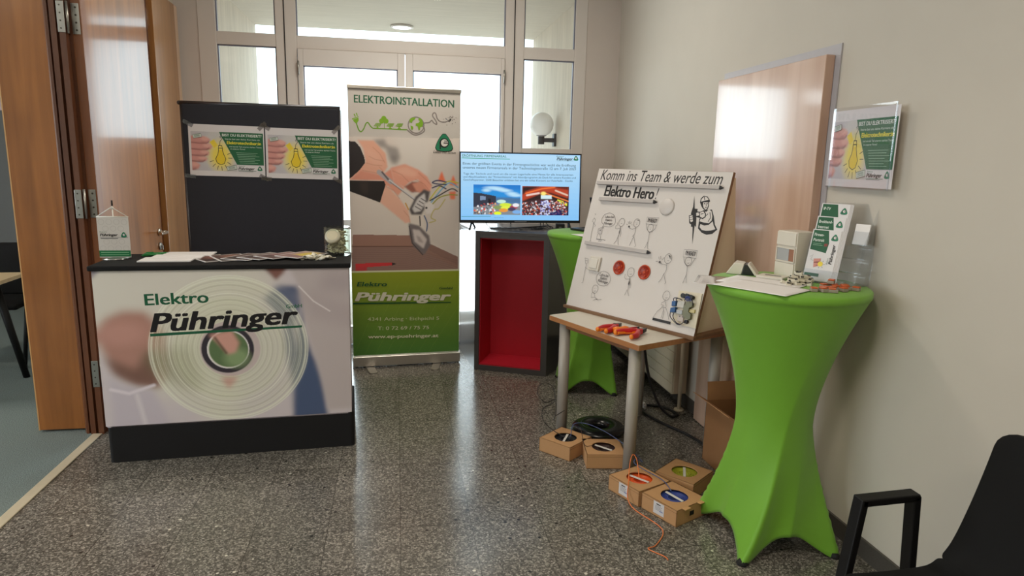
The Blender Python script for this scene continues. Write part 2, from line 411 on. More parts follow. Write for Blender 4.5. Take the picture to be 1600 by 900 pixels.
# ------------------------------------------------------------------ the setting
XW, YB, XL, ZC = 1.863, 5.64, -1.67, 3.3
WALL = M('warm_white_plaster', (196, 189, 178), .85, var=.03, scale=6, bump=.03)
WHITE = M('white_window_lacquer', (218, 211, 207), .45, var=.02, scale=8)
CEIL = M('ceiling_white', (225, 222, 214), .9, var=.02)
BEECH = wood('beech_veneer', (130, 78, 30), (178, 112, 52), .3, .6)
BEECH_D = wood('dark_stained_beech', (84, 46, 24), (110, 64, 36), .4, .3)
BEECH_L = wood('pale_beech_veneer', (146, 98, 50), (182, 130, 76), .3, .7)
DOORWOOD = wood('pinkish_beech_door', (188, 152, 130), (212, 180, 160), .35, .55, scale=.7)
STEEL = M('brushed_steel', (176, 174, 168), .35, metal=1, var=.05)
GLASS = glass('window_glass', (.97, .99, .98), .55)
def pl(name, lo, hi, mat, bev=0): return struct(MB().box(lo, hi, bev=bev).build(name, mat))

fl = MB().box((XL - .02, -2.6, -.1), (XW, YB + .2, 0)).build('floor', terrazzo()); struct(fl)
m, nt, b = new_mat('teal_carpet'); b.inputs['Roughness'].default_value = .95; b.inputs['Specular IOR Level'].default_value = .1
nz = nt.nodes.new('ShaderNodeTexNoise'); nz.inputs['Scale'].default_value = 220; nz.inputs['Detail'].default_value = 3
n2 = nt.nodes.new('ShaderNodeTexNoise'); n2.inputs['Scale'].default_value = 3
tc = nt.nodes.new('ShaderNodeTexCoord'); nt.links.new(tc.outputs['Object'], nz.inputs[0]); nt.links.new(tc.outputs['Object'], n2.inputs[0])
rp = nt.nodes.new('ShaderNodeValToRGB'); rp.color_ramp.elements[0].position = .3; rp.color_ramp.elements[1].position = .7
rp.color_ramp.elements[0].color = (*lin((84, 95, 95)), 1); rp.color_ramp.elements[1].color = (*lin((142, 153, 150)), 1)
nt.links.new(nz.outputs[0], rp.inputs[0]); nt.links.new(rp.outputs[0], b.inputs['Base Color'])
bp = nt.nodes.new('ShaderNodeBump'); bp.inputs['Strength'].default_value = .5; bp.inputs['Distance'].default_value = .004
nt.links.new(nz.outputs[0], bp.inputs['Height']); nt.links.new(bp.outputs[0], b.inputs['Normal'])
struct(MB().box((-6.6, -2.6, -.1), (XL - .02, 7.6, 0)).build('floor_carpet', m))
struct(MB().box((XL - .028, .1, 0), (XL + .022, 3.858, .007), bev=.003).build('trim_threshold', M('pale_threshold_strip', (196, 184, 160), .5)))

struct(MB().box((-6.7, -2.7, ZC), (XW + .2, YB + .2, ZC + .15)).build('ceiling', CEIL))
struct(MB().box((XW, -2.7, -.1), (XW + .2, YB + .2, ZC)).build('wall_right', WALL))
struct(MB().box((-6.7, -2.8, -.1), (XW + .2, -2.6, ZC)).build('wall_front', WALL))
wb = MB().box((XL - .1, YB, 0), (-1.475, YB + .2, ZC)).box((1.575, YB, 0), (XW, YB + .2, ZC)).box((-1.475, YB, 3.14), (1.575, YB + .2, ZC))
struct(wb.build('wall_back', M('greyish_window_wall', (208, 198, 192), .85, var=.03, scale=6)))
# left side: solid wall towards the window, clad in wood, and the wide opening to the carpeted room
wl = MB().box((XL - .13, 3.99, 0), (XL + .03, YB, ZC)).box((XL - .13, -2.6, 0), (XL, .1, ZC)).box((XL - .13, .1, 2.75), (XL, 3.99, ZC))
struct(wl.build('wall_left', WALL))
cl = MB().box((XL + .03, 4.86, 0), (XL + .038, 5.03, 2.66), m=1).box((XL + .03, 5.03, 0), (XL + .075, 5.50, 2.64), m=0, bev=.003).box((XL + .03, 5.50, 0), (XL + .07, 5.585, 2.64), m=2, bev=.003)
cl.box((XL + .07, 5.515, 1.0), (XL + .074, 5.55, 1.16), m=3)
struct(cl.build('trim_wood_cladding', [BEECH_L, BEECH_D, M('pale_wood_edge', (206, 176, 150), .4), M('lock_plate_dark', (40, 36, 34), .4)]))
# the carpeted room
GREYW = M('dark_grey_wall', (112, 114, 114), .9, var=.03)
struct(MB().box((-6.7, 7.45, 0), (XL - .12, 7.6, 1.95)).build('wall_carpet_room', GREYW))
struct(MB().box((-6.7, 7.43, 1.95), (XL - .12, 7.6, ZC), m=0).build('trim_wood_frieze', wood('reddish_wood', (130, 76, 50), (165, 106, 76), .4, .3, axis=0)))
struct(MB().box((-6.7, 7.43, 0), (XL - .12, 7.45, .10)).build('baseboard_carpet_room', BEECH_D))
struct(MB().box((-6.7, -2.6, 0), (-6.55, 7.6, .85)).box((-6.7, -2.6, 2.7), (-6.55, 7.6, ZC)).box((-6.7, -2.6, .85), (-6.55, -.8, 2.7)).box((-6.7, 4.0, .85), (-6.55, 7.6, 2.7)).build('wall_far_left', WALL))
w2 = MB()
for y in (-.8, .4, 1.6, 2.8, 3.94): w2.box((-6.66, y, .85), (-6.6, y + .06, 2.7))
w2.box((-6.66, -.8, .85), (-6.6, 4, .91)).box((-6.66, -.8, 2.64), (-6.6, 4, 2.7))
w2 = struct(w2.build('window_2', WHITE)); MB().box((-6.64, -.75, .9), (-6.63, 3.95, 2.65)).build('pane', GLASS, w2)
struct(MB().box((-6.7, YB + .2, ZC), (XL - .12, 7.6, ZC + .15)).build('ceiling_carpet_room', CEIL))
struct(MB().box((XL - .13, YB, 0), (XL, 7.6, ZC)).build('wall_between', WALL))

# skirting of dark terrazzo along the right wall
SK = M('dark_terrazzo_skirting', (74, 70, 66), .35, var=.35, scale=160)
struct(MB().box((XW - .012, -2.6, 0), (XW, 2.655, .08), bev=.002).box((XW - .012, 3.71, 0), (XW, YB, .08), bev=.002).build('baseboard_right', SK))

# glazed front with double door
y0, y1 = YB - .005, YB + .07
fr = MB()
for x0, x1 in ((-1.475, -1.345), (-.912, -.757), (.888, 1.043), (1.474, 1.575)): fr.box((x0, y0, 0), (x1, y1, 3.14), bev=.004)
for x0, x1, a, b_ in ((-1.345, -.912, 2.40, 2.495), (-.757, .888, 2.395, 2.492), (1.043, 1.474, 2.40, 2.495), (-1.345, -.912, .0, .12), (1.043, 1.474, 0, .12), (-1.345, -.912, 1.61, 1.68), (1.043, 1.474, 1.61, 1.68), (-1.345, -.912, .12, 1.61), (1.043, 1.474, .12, 1.61), (-1.345, 1.474, 3.06, 3.14)):
    fr.box((x0, y0 + .004, a), (x1, y1, b_), bev=.003)
for x in (-.845, .962): fr.box((x - .004, y0 - .004, 0), (x + .004, y0 + .002, 3.12), m=1)
win = struct(fr.build('window_1', [WHITE, M('seal_black', (40, 38, 40), .6)]))
for x0, x1, a, b_ in ((-1.345, -.912, 1.68, 2.40), (-1.345, -.912, 2.495, 3.06), (1.043, 1.474, 1.68, 2.40), (1.043, 1.474, 2.495, 3.06), (-.757, .888, 2.492, 3.06)):
    MB().box((x0, YB + .03, a), (x1, YB + .036, b_)).build('pane', GLASS, win)
    sl = MB()
    for lo, hi in (((x0, y0 + .014, a), (x0 + .009, y0 + .034, b_)), ((x1 - .009, y0 + .014, a), (x1, y0 + .034, b_)), ((x0, y0 + .014, b_ - .009), (x1, y0 + .034, b_))): sl.box(lo, hi)
    sl.build('glazing_bead', M('bead_painted_reflection', (120, 122, 140), .4), win)  # bluish tone is light reflected along the glass edge, put into the bead colour
def glass_door(name, x0, x1, g0, g1):
    yy0, yy1 = YB - .02, YB + .05; d = MB()
    d.box((x0, yy0, .01), (g0, yy1, 2.392), bev=.004).box((g1, yy0, .01), (x1, yy1, 2.392), bev=.004)
    d.box((g0, yy0, 2.268), (g1, yy1, 2.392), bev=.003).box((g0, yy0, .995), (g1, yy1, 1.065), bev=.003).box((g0, yy0, .01), (g1, yy1, .16), bev=.003)
    o = struct(d.build(name, WHITE))
    for a, b_ in ((.16, .995), (1.065, 2.268)):
        MB().box((g0, YB + .01, a), (g1, YB + .016, b_)).build('pane', GLASS, o)
        sl = MB()
        for lo, hi in (((g0, yy0 + .01, a), (g0 + .009, yy0 + .03, b_)), ((g1 - .009, yy0 + .01, a), (g1, yy0 + .03, b_)), ((g0, yy0 + .01, b_ - .009), (g1, yy0 + .03, b_))): sl.box(lo, hi)
        sl.build('glazing_bead', M('bead_painted_reflection', (120, 122, 140), .4), o)  # door beads too carry the reflected blue as a painted colour
    for z in (.35, 2.25):
        hx = x0 + .004 if x0 < -.5 else x1 - .004
        MB().cyl((hx, yy0 - .008, z - .05), (hx, yy0 - .008, z + .05), .008).build('hinge', STEEL, o)
    return o
glass_door('door_1', -.752, .073, -.712, .016)
glass_door('door_2', .078, .884, .136, .856)

# porch outside: paving, side walls, soffit with a round lamp, globe lamp
CONC = M('exposed_concrete', (214, 202, 188), .9, var=.22, scale=14, bump=.2, stretch=(1.0, 1.0, .12))
SOF = M('concrete_soffit', (212, 203, 192), .9, var=.12, scale=10, bump=.15, stretch=(.2, 1.5, 1))
struct(MB().box((-1.9, YB + .25, 0), (-1.53, 8.15, 3.0)).build('wall_porch_left', CONC))
struct(MB().box((1.62, YB + .25, 0), (2.0, 8.15, 3.0)).build('wall_porch_right', CONC))
struct(MB().box((-2.4, YB + .21, 3.0), (2.4, 8.15, 3.35)).build('ceiling_porch', SOF))
struct(MB().box((-40, YB + .2, -.12), (40, 70, -.01)).build('ground_outside', M('pale_paving', (206, 196, 184), .9, var=.15, scale=3)))
o = thing('downlight', 'round white lamp set in the porch soffit outside', 'ceiling light', (.073, 7.75, 3.0))
MB().lathe([(.11, 0), (.125, -.004), (.125, -.02), (.11, -.024), (.10, -.02)], 32, caps=False).build('ring', WHITE, o)
MB().lathe([(.0, -.021), (.1, -.021)], 32, caps=False).build('diffuser', M('lit_diffuser', (255, 255, 250), .5, emit=1.6), o)
o = thing('globe_lamp', 'white globe lamp on dark bracket on porch wall outside', 'wall light', (1.47, 6.85, 1.95))
MB().sphere((0, 0, 0), .123, 32).build('globe', M('opal_glass', (250, 248, 248), .25, var=.01), o)
LB = M('dark_lamp_metal', (52, 50, 56), .5)
MB().cyl((0, 0, -.2), (0, 0, -.105), .033, bev=.004).cyl((0, 0, -.115), (0, 0, -.10), .05, .06).box((0, -.02, -.178), (.13, .02, -.135), bev=.004).build('arm', LB, o)
MB().box((.125, -.045, -.22), (.15, .045, -.09), bev=.005).build('wall_plate', LB, o)
# the same lamp is unseen elsewhere; a low hedge closes the view through the door's foot
# ------------------------------------------------------------------ interior doors
d3 = MB().box((XW - .006, 2.666, 0), (XW - .0005, 2.71, 2.0295)).box((XW - .006, 3.665, 0), (XW - .0005, 3.70, 2.0295)).box((XW - .0062, 2.6655, 2.03), (XW - .0005, 3.70, 2.08))
struct(d3.build('trim_door_frame', M('grey_steel_frame', (176, 172, 176), .4)))
o = struct(MB().box((XW - .05, 2.70, .008), (XW - .007, 3.68, 2.037), bev=.003).build('door_3', DOORWOOD))
MB().box((XW - .0515, 3.655, .95), (XW - .045, 3.6815, 1.13), bev=.001).build('strike_plate', M('lock_plate_dark', (40, 36, 34), .4), o)
MB().cyl((XW - .02, 3.69, 1.62), (XW - .02, 3.69, 1.71), .008).build('hinge', M('hinge_brown', (120, 70, 56), .4), o)
# narrow leaf standing open into the carpeted room
o = struct(MB().box((-1.999, 3.925, .012), (-1.752, 3.968, 2.7), bev=.003).build('door_4', BEECH))
MB().box((-2.002, 3.924, .012), (-1.996, 3.969, 2.7)).build('edge_band', M('pale_edge_band', (206, 160, 104), .4), o)
jm = MB().prism([(-1.752, 3.90), (-1.735, 3.875), (-1.722, 3.875), (-1.722, 3.90), (-1.708, 3.90), (-1.708, 3.862), (-1.682, 3.862), (-1.682, 3.89), (-1.668, 3.89), (-1.668, 3.862), (-1.64, 3.862), (-1.64, 3.90), (-1.625, 3.90), (-1.625, 3.99), (-1.752, 3.99)], 0, 2.75)
struct(jm.build('trim_door_jamb', BEECH_D))
# wide leaf folded back against the wall, with lever handle
o = struct(MB().box((XL + .045, 3.91, .012), (XL + .09, 4.845, 2.7), bev=.003).build('door_5', BEECH))
MB().box((XL + .044, 3.905, .012), (XL + .091, 3.912, 2.7)).box((XL + .089, 3.913, .014), (XL + .0912, 3.965, 2.698)).build('edge_band', wood('reddish_edge', (124, 70, 34), (156, 96, 50), .35, .4), o)
for z in (.353, 1.289, 2.226):
    h = MB().box((XL - .002, 3.858, z - .075), (XL + .032, 3.8615, z + .075), bev=.0012).cyl((XL + .04, 3.872, z - .078), (XL + .04, 3.872, z + .078), .0068)
    h.box((XL + .047, 3.901, z - .075), (XL + .084, 3.9045, z + .075), bev=.0012)
    for k in range(4):
        zz = z - .056 + k * .037; h.lathe([(.004, 0), (.004, .0012)], 10, frame((XL + .013, 3.858, zz), (1, 0, 0), (0, 0, 1)), m=1).lathe([(.005, 0), (.005, .0015)], 10, frame((XL + .068, 3.901, zz), (1, 0, 0), (0, 0, 1)), m=1)
    h.build('hinge', [STEEL, M('screw_dark', (90, 86, 78), .4, metal=1)], o)
h = MB().lathe([(.026, 0), (.026, .008), (.02, .012)], 20, frame((XL + .09, 4.79, 1.045), (0, 1, 0), (0, 0, 1)))
h.cyl((XL + .09, 4.79, 1.045), (XL + .14, 4.79, 1.045), .011); h.tube(spline([(XL + .14, 4.79, 1.045), (XL + .145, 4.76, 1.045), (XL + .143, 4.66, 1.046)], 6), .0105, 12)
h.build('handle', M('polished_steel', (205, 200, 190), .2, metal=1), o)
MB().lathe([(.026, 0), (.026, .008), (.02, .012)], 20, frame((XL + .09, 4.79, .95), (0, 1, 0), (0, 0, 1))).box((XL + .095, 4.785, .925), (XL + .112, 4.795, .955), bev=.002).build('lock_rosette', STEEL, o)

# ceiling lamps for the hall and carpeted room, one added as fill by the glazing
for (x, y), w in zip(LAMPS, LAMP_W):
    o = thing('ceiling_light', f'square white ceiling lamp panel {"over the carpeted room" if x < -2 else "out of view over the tiled hall"}', 'ceiling light', (x, y, ZC), group='ceiling lamp panels')
    MB().box((-.32, -.32, -.05), (.32, .32, 0), bev=.006).build('housing', WHITE, o)
    MB().box((-.29, -.29, -.054), (.29, .29, -.0505)).build('diffuser', M('lamp_diffuser', (255, 244, 226), .5, emit=2.0), o)
    l = area('ceiling_lamp_light', (x, y, ZC - .06), (x, y, 0), .56, .56, w, WARM)

# ------------------------------------------------------------------ shared printed artwork
PAPER = printed('printed_paper', .45); PVC = printed('printed_banner_film', .4); FABRIC = printed('printed_fabric', .85); SCREEN = printed('lit_screen', .25, emit=1.0)
WPAP = M('white_paper', (240, 237, 237), .6, var=.02)
def bulb_poster(w, h):
    """landscape recruitment poster: hand and drawn light bulb, green panel with lettering, footer with emblem"""
    A = Art(lambda x, y: (x * w, y * h))
    def q(pts): return [(a * w, b_ * h) for a, b_ in pts]
    A.poly([(0, 0), (1, 0), (1, 1), (0, 1)], (222, 216, 218))
    R = Raster(.03 * w, .10 * h, .985 * w, .86 * h, .0026, (196, 190, 196))
    R.poly(q([(.02, .5), (.3, .9), (.62, .9), (.62, .1), (.3, .1)]), (206, 202, 200), .02)
    R.ellipse((.41 * w, .40 * h), .15 * w, .27 * h, (246, 222, 70), .05, .9)
    for fy, x1, th in ((.70, .285, .085), (.575, .31, .085), (.45, .27, .08), (.335, .24, .07), (.2, .14, .1)):
        R.poly(q([(.02, fy - th), (.02, fy + th * .9), (x1 - .08, fy + th * .8), (x1, fy + .01), (x1 - .03, fy - th * .7)]), (214, 150, 142), .006)
        R.poly(q([(.03, fy - th), (x1 - .06, fy - th * .8), (x1 - .05, fy - th * .5), (.03, fy - th * .6)]), (150, 92, 92), .006, .8)
        R.ellipse(((x1 - .07) * w, (fy + .02) * h), .05 * w, .04 * h, (232, 176, 164), .01, .7)
    R.poly(q([(.27, .66), (.33, .72), (.38, .6), (.33, .55)]), (240, 212, 60), .002)
    R.poly(q([(.385, .52), (.44, .52), (.455, .44), (.475, .34), (.45, .25), (.41, .235), (.365, .26), (.345, .34), (.375, .44)]), (236, 204, 40), .002)
    for fy, x1 in ((.635, .26), (.51, .26), (.39, .23), (.275, .2)): R.line(q([(.03, fy + .01), (.14, fy - .005), (x1 - .03, fy), (x1, fy + .03)]), .006, (140, 78, 78), .006, .75)
    A.raster(R)
    A.line([(.385, .55), (.385, .5), (.375, .43), (.343, .34), (.36, .26), (.41, .225), (.455, .25), (.478, .34), (.452, .43), (.438, .5), (.438, .55)], .0035, INK)
    A.line([(.385, .55), (.39, .6), (.43, .6), (.438, .55)], .005, INK, True)
    A.line([(.405, .6), (.41, .68), (.44, .74), (.43, .79), (.405, .77), (.415, .74), (.425, .78), (.41, .86)], .003, INK)
    for a in (-160, -135, -110, -85, -58, -30, 0, 25):
        c_, s_ = math.cos(math.radians(a)), math.sin(math.radians(a)); A.line([(.41 + .1 * c_, .36 + .165 * s_), (.41 + .155 * c_, .36 + .25 * s_)], .003, INK)
    A.poly([(.40, .865), (.985, .865), (.985, .235), (.625, .235)], (22, 96, 58))
    A.text('BIST DU ELEKTRISIERT?', (.44, .785), (.965, .785), .048 * h, (236, 240, 236), .012)
    A.text('Starte bei uns deine Karriere als', (.475, .72), (.94, .72), .028 * h, (220, 232, 222))
    A.text('Elektrotechniker:in', (.50, .635), (.955, .635), .056 * h, (246, 232, 60), .02)
    A.text('und werde Teil unseres starken Teams', (.53, .575), (.96, .575), .026 * h, (220, 232, 222)); A.text('in unserer Firma!', (.545, .53), (.74, .53), .026 * h, (220, 232, 222))
    for k, wd in enumerate((.3, .27, .31, .24, .3, .22, .26)): A.line([(.62 + .007 * k, .47 - .033 * k), (.62 + .007 * k + wd * .95, .47 - .033 * k)], .0022, (150, 186, 160))
    A.poly([(.625, .225), (.985, .225), (.985, .1), (.625, .1)], (224, 220, 222))
    A.text('Elektro', (.645, .197), (.73, .197), .02 * h, GREEN, .01); A.text('Pühringer', (.64, .135), (.86, .135), .052 * h, INK, .03, .25)
    A.line([(.635, .118), (.88, .118)], .0022, GREEN); A.line([(.64, .106), (.84, .106)], .0016, (90, 90, 90)); emblem(A, (.93 * w, .168 * h), .055 * h)
    for bx, by, sx_, sy_, r in ((.115, .775, .055, .035, .18), (.555, .17, .065, .04, .2)):
        c_, s_ = math.cos(r), math.sin(r); pt = lambda a, b_: (bx + a * c_ - b_ * s_ * h / w, by + b_ * c_ + a * s_ * w / h)
        A.poly([pt(-sx_, -sy_), pt(sx_, -sy_), pt(sx_, sy_), pt(-sx_, sy_)], (206, 212, 204))
        A.line([pt(-sx_, -sy_), pt(sx_, -sy_), pt(sx_, sy_), pt(-sx_, sy_)], .0022, (36, 70, 50), True)
        for k in (-.4, .1, .5): A.line([pt(-sx_ * .7, sy_ * k), pt(sx_ * .6, sy_ * k)], .0018, (46, 90, 66))
    return A

# ------------------------------------------------------------------ promotion counter
CF = frame((-1.462, 3.465, 0), (1.208, .07, 0), (-.07, 1.208, 0)); CW, CD = 1.21, .40
BLK = M('black_counter_laminate', (17, 17, 19), .8, var=.1, spec=.3); BLKF = M('black_fabric', (16, 16, 19), .9, var=.15, scale=80)
counter = thing('promotion_counter', 'fabric covered promotion counter with blurred hand print and black base', 'counter', mat=CF)
MB().box((-.012, -.02, .995), (CW + .012, CD + .02, 1.02), bev=.006).build('counter_top', BLK, counter)
sk = MB(); n = 40
for y, sgn in ((0, 1),):
    pass
sk.prism(rrect(.004, .0, CW + .012, CD + .05, .02), 0, .195).build('base_skirt', BLKF, counter)
sd = MB().prism(rrect(.0, .0, CW, CD + .03, .02), .19, .997)
K = lambda x, y: ((x - 155) / 393 * CW, .195 + (1 - (y - 418) / 243.) * .80)   # sketch units of the print
def kk(x, y): return K(130 + x * .3777, 390 + y * .3777)
kp = lambda *p: [kk(p[i], p[i + 1]) for i in range(0, len(p), 2)]
R = Raster(.001, .197, CW - .001, .994, .0032, (206, 198, 204)); R.bf = .8
R.poly(kp(30, 60, 760, 60, 800, 150, 700, 240, 600, 720, 500, 745, 420, 600, 250, 600, 60, 360), (214, 210, 202), .05)
R.poly(kp(30, 70, 95, 75, 45, 130), (150, 142, 152), .008)
R.poly(kp(735, 60, 850, 60, 830, 90, 795, 125), (128, 88, 80), .008)
R.poly(kp(800, 150, 880, 150, 910, 220, 880, 330, 870, 500, 850, 720, 995, 720, 985, 600, 940, 440, 905, 330, 915, 200), (70, 84, 122), .012)
R.poly(kp(740, 200, 800, 145, 890, 160, 905, 220, 860, 330, 880, 420, 960, 480, 990, 720, 850, 720, 845, 560, 820, 420, 820, 300), (74, 90, 124), .014, .9)
R.poly(kp(850, 70, 1110, 70, 1110, 700, 1000, 700, 970, 540, 920, 360, 900, 210, 890, 150), (190, 180, 182), .012)
R.poly(kp(880, 150, 1130, 240, 1110, 330, 940, 290), (178, 166, 170), .03, .8); R.poly(kp(1000, 100, 1110, 100, 1110, 180, 960, 170), (168, 156, 162), .03, .7)
R.line(kp(890, 150, 950, 215, 1020, 260), .006, (226, 220, 222), .004)
R.poly(kp(60, 330, 100, 265, 170, 235, 260, 240, 330, 330, 330, 500, 290, 560, 200, 545, 120, 490, 80, 400), (176, 132, 120), .02)
R.poly(kp(85, 420, 200, 480, 260, 400, 300, 420, 290, 560, 200, 550, 120, 500), (116, 86, 76), .02, .9); R.ellipse(kk(160, 330), .11, .06, (196, 148, 138), .06, .7)
R.poly(kp(95, 500, 130, 540, 270, 570, 330, 740, 100, 745), (196, 188, 200), .014); R.line(kp(100, 560, 170, 580, 270, 550), .016, (222, 214, 224), .012); R.line(kp(200, 590, 230, 740), .02, (222, 216, 222), .02, .7)
R.poly(kp(230, 420, 420, 380, 470, 560, 440, 590, 300, 520), (122, 116, 88), .03, .75)
cc_ = kk(590, 408); R.ellipse(cc_, .385, .385, (206, 210, 184), .02, .22); R.ellipse(cc_, .27, .27, (204, 210, 178), .03, .26)
rr_ = random.Random(3)
for k in range(30):
    r = .13 + .0085 * k; R.ring(cc_, r, .003 + .003 * rr_.random(), (232, 236, 216) if k % 3 else (176, 180, 150), .0025, .16 + .3 * rr_.random())
for r in (.383, .372, .29): R.ring(cc_, r, .004, (240, 242, 228), .003, .75)
R.ring(cc_, .131, .03, (196, 180, 182), .006, .9); R.ring((cc_[0] - .012, cc_[1] - .002), .113, .028, (52, 46, 56), .005); R.ring((cc_[0] - .01, cc_[1] - .003), .099, .006, (226, 224, 226), .002)
R.ellipse((cc_[0] - .008, cc_[1] - .003), .094, .094, (92, 116, 78), .004); R.ellipse((cc_[0] + .03, cc_[1] - .05), .06, .05, (140, 164, 120), .04, .8)
R.poly(kp(505, 345, 600, 330, 628, 385, 612, 425, 580, 432, 555, 400), (206, 156, 144), .008); R.line(kp(530, 360, 572, 425), .012, (96, 70, 60), .01, .8)
R.poly(kp(540, 530, 620, 530, 575, 580), (196, 128, 118), .012, .7)
R.c = np.clip(R.c * 1.14, 0, .9)
A = Art(); A.raster(R)
A.f2 = kk
A.poly([(271, 333), (897, 318), (897, 327), (271, 345)], (22, 92, 62))
A.text('Elektro', (260, 216), (514, 210), .056, (22, 92, 62), .026); A.text('Pühringer', (272, 326), (884, 308), .092, (20, 18, 22), .036, .24)
A.text('GmbH', (832, 243), (900, 241), .019, (40, 110, 80), .015)
A.build('printed_cover', FABRIC, counter, frame((0, -.0006, 0), (1, 0, 0), (0, 0, 1)), sd, [M('pale_lilac_fabric', (188, 178, 186), .85, var=.04)], True)

# table flag on the counter
FL = thing('table_flag', 'small white company flag hanging on a desk stand on the counter', 'flag', (-1.437, 3.70, 1.02), .02)
MB().lathe([(0, 0), (.062, 0), (.062, .005), (.012, .009), (0, .009)], 28, caps=False).build('base', M('chrome', (190, 188, 186), .15, metal=1), FL)
MB().cyl((.0, .012, .006), (.0, .012, .272), .003).cyl((0, .012, .272), (0, .012, .30), .0042, .0035, m=1).sphere((0, .008, .262), .008, 12).build('pole', [M('white_plastic', (228, 224, 216), .4), BLK], FL)
MB().tube([(-.073, .0, .217), (-.006, .002, .262), (0, .002, .268), (.006, .002, .262), (.073, .0, .217)], .0022, 6).tube([(-.075, 0, .217), (.075, 0, .217)], .003, 6).build('cord', M('white_cord', (226, 222, 214), .7), FL)
A = Art()
A.poly([(-.074, .008), (.074, .008), (.074, .217), (-.074, .217)], (206, 200, 194))
for j in range(5):
    for i in range(4 - (j % 2)):
        if j != 2: A.ring((-.054 + .036 * i + (.018 if j % 2 else 0), .055 + .034 * j), .0135, .002, (190, 184, 178), 16)
A.poly([(-.074, .012), (.074, .012), (.074, .044), (-.074, .044)], (24, 110, 62)); A.line([(-.066, .034), (.066, .034)], .0022, (150, 200, 160)); A.line([(-.066, .022), (.066, .022)], .002, (150, 200, 160))
A.text('Elektro', (-.064, .137), (-.03, .137), .005, GREEN); A.text('Pühringer', (-.064, .118), (.02, .118), .0135, INK, .03, .25); A.line([(-.064, .111), (.068, .111)], .0014, (50, 50, 50)); A.line([(-.062, .106), (.02, .106)], .003, (70, 70, 70)); emblem(A, (.048, .125), .016)
sh = MB().box((-.0745, -.0008, .0075), (.0745, .001, .2175))
A.build('pennant', FABRIC, FL, frame((0, -.0012, 0), (1, 0, 0), (0, 0, 1)), sh, [M('white_cloth', (222, 218, 212), .8)], True)
# pens beside the flag
o = thing('ballpoint_pen', 'green ballpoint pens lying beside the flag stand', 'pen', (-1.28, 3.80, 1.0275), .5, 'green pens by the flag')
MB().cyl((-.06, 0, 0), (.045, 0, 0), .006, seg=10).cyl((-.066, 0, 0), (-.059, 0, 0), .003, seg=8).box((-.055, -.002, .0045), (-.02, .002, .0085)).build('barrel', M('green_plastic', (40, 128, 62), .3), o); MB().cyl((.045, 0, 0), (.065, 0, 0), .006, .0015, seg=10).build('tip', M('green_plastic_dark', (26, 90, 44), .3), o)
o2 = dup(o, (-1.285, 3.855, 1.0275), .25)
# white folders in three overlapping piles
for i, (x, y) in enumerate(((-1.17, 3.655), (-1.145, 3.745), (-1.115, 3.835))):
    lb = ['white folder nearest the front edge of the counter', 'white folder in the middle of the three on the counter', 'white folder at the back of the three on the counter'][i]
    f = MB().box((-.125, -.08, 0), (.125, .06, .005), bev=.001).box((-.125, -.08, .0052), (.125, .06, .0062), bev=.0003)
    tag(f.build('paper_folder', WPAP, None, (x, y, 1.0205 + .002 * i + .0), .04), lb, 'folder', 'white folders on the counter')
# fanned picture cards
def card(i, x, y, rz, cols, z, lb):
    w, h = .165, .235
    A = Art(); A.poly([(-w / 2, -h / 2), (w / 2, -h / 2), (w / 2, h / 2), (-w / 2, h / 2)], (214, 208, 206))
    R = Raster(-w / 2 + .008, -h / 2 + .008, w / 2 - .008, h / 2 - .008, .008, cols[0]); R.ellipse((.02, .02), .05, .08, cols[1], .05); R.poly([(-w / 2, -h / 2), (w / 2, -h / 2), (w / 2, -.05), (-w / 2, -.03)], cols[2], .008); A.raster(R)
    b_ = MB().box((-w / 2, -h / 2, -.0025), (w / 2, h / 2, -.0002))
    o = A.build('picture_card', PAPER, None, I4, b_, [WPAP]); o.location = (x, y, z); o.rotation_euler.z = rz
    tag(o, lb, 'card', 'fanned cards on the counter')
cs = [((88, 62, 58), (128, 84, 74), (60, 48, 46)), ((96, 74, 70), (150, 110, 96), (62, 52, 50)), ((110, 92, 88), (140, 120, 112), (76, 66, 64)), ((130, 112, 108), (104, 84, 80), (92, 78, 76)), ((150, 118, 116), (120, 96, 92), (110, 90, 88)), ((176, 146, 144), (214, 190, 90), (150, 120, 118))]
lbs = ['dark brown picture card at the folder end of the fan', 'brown picture card second from the folders', 'brown grey picture card third from the folders', 'grey brown picture card third from the sweets', 'pinkish picture card second from the jar end of the fan', 'pink and yellow picture card nearest the white sweets']
for i, (x, rz) in enumerate(((-.965, .62), (-.875, .5), (-.79, -.42), (-.705, -.62), (-.62, -.75), (-.515, -.62))):
    card(i, x, 3.70 + .008 * i, rz, cs[i], 1.0235 + .0026 * i, lbs[i])
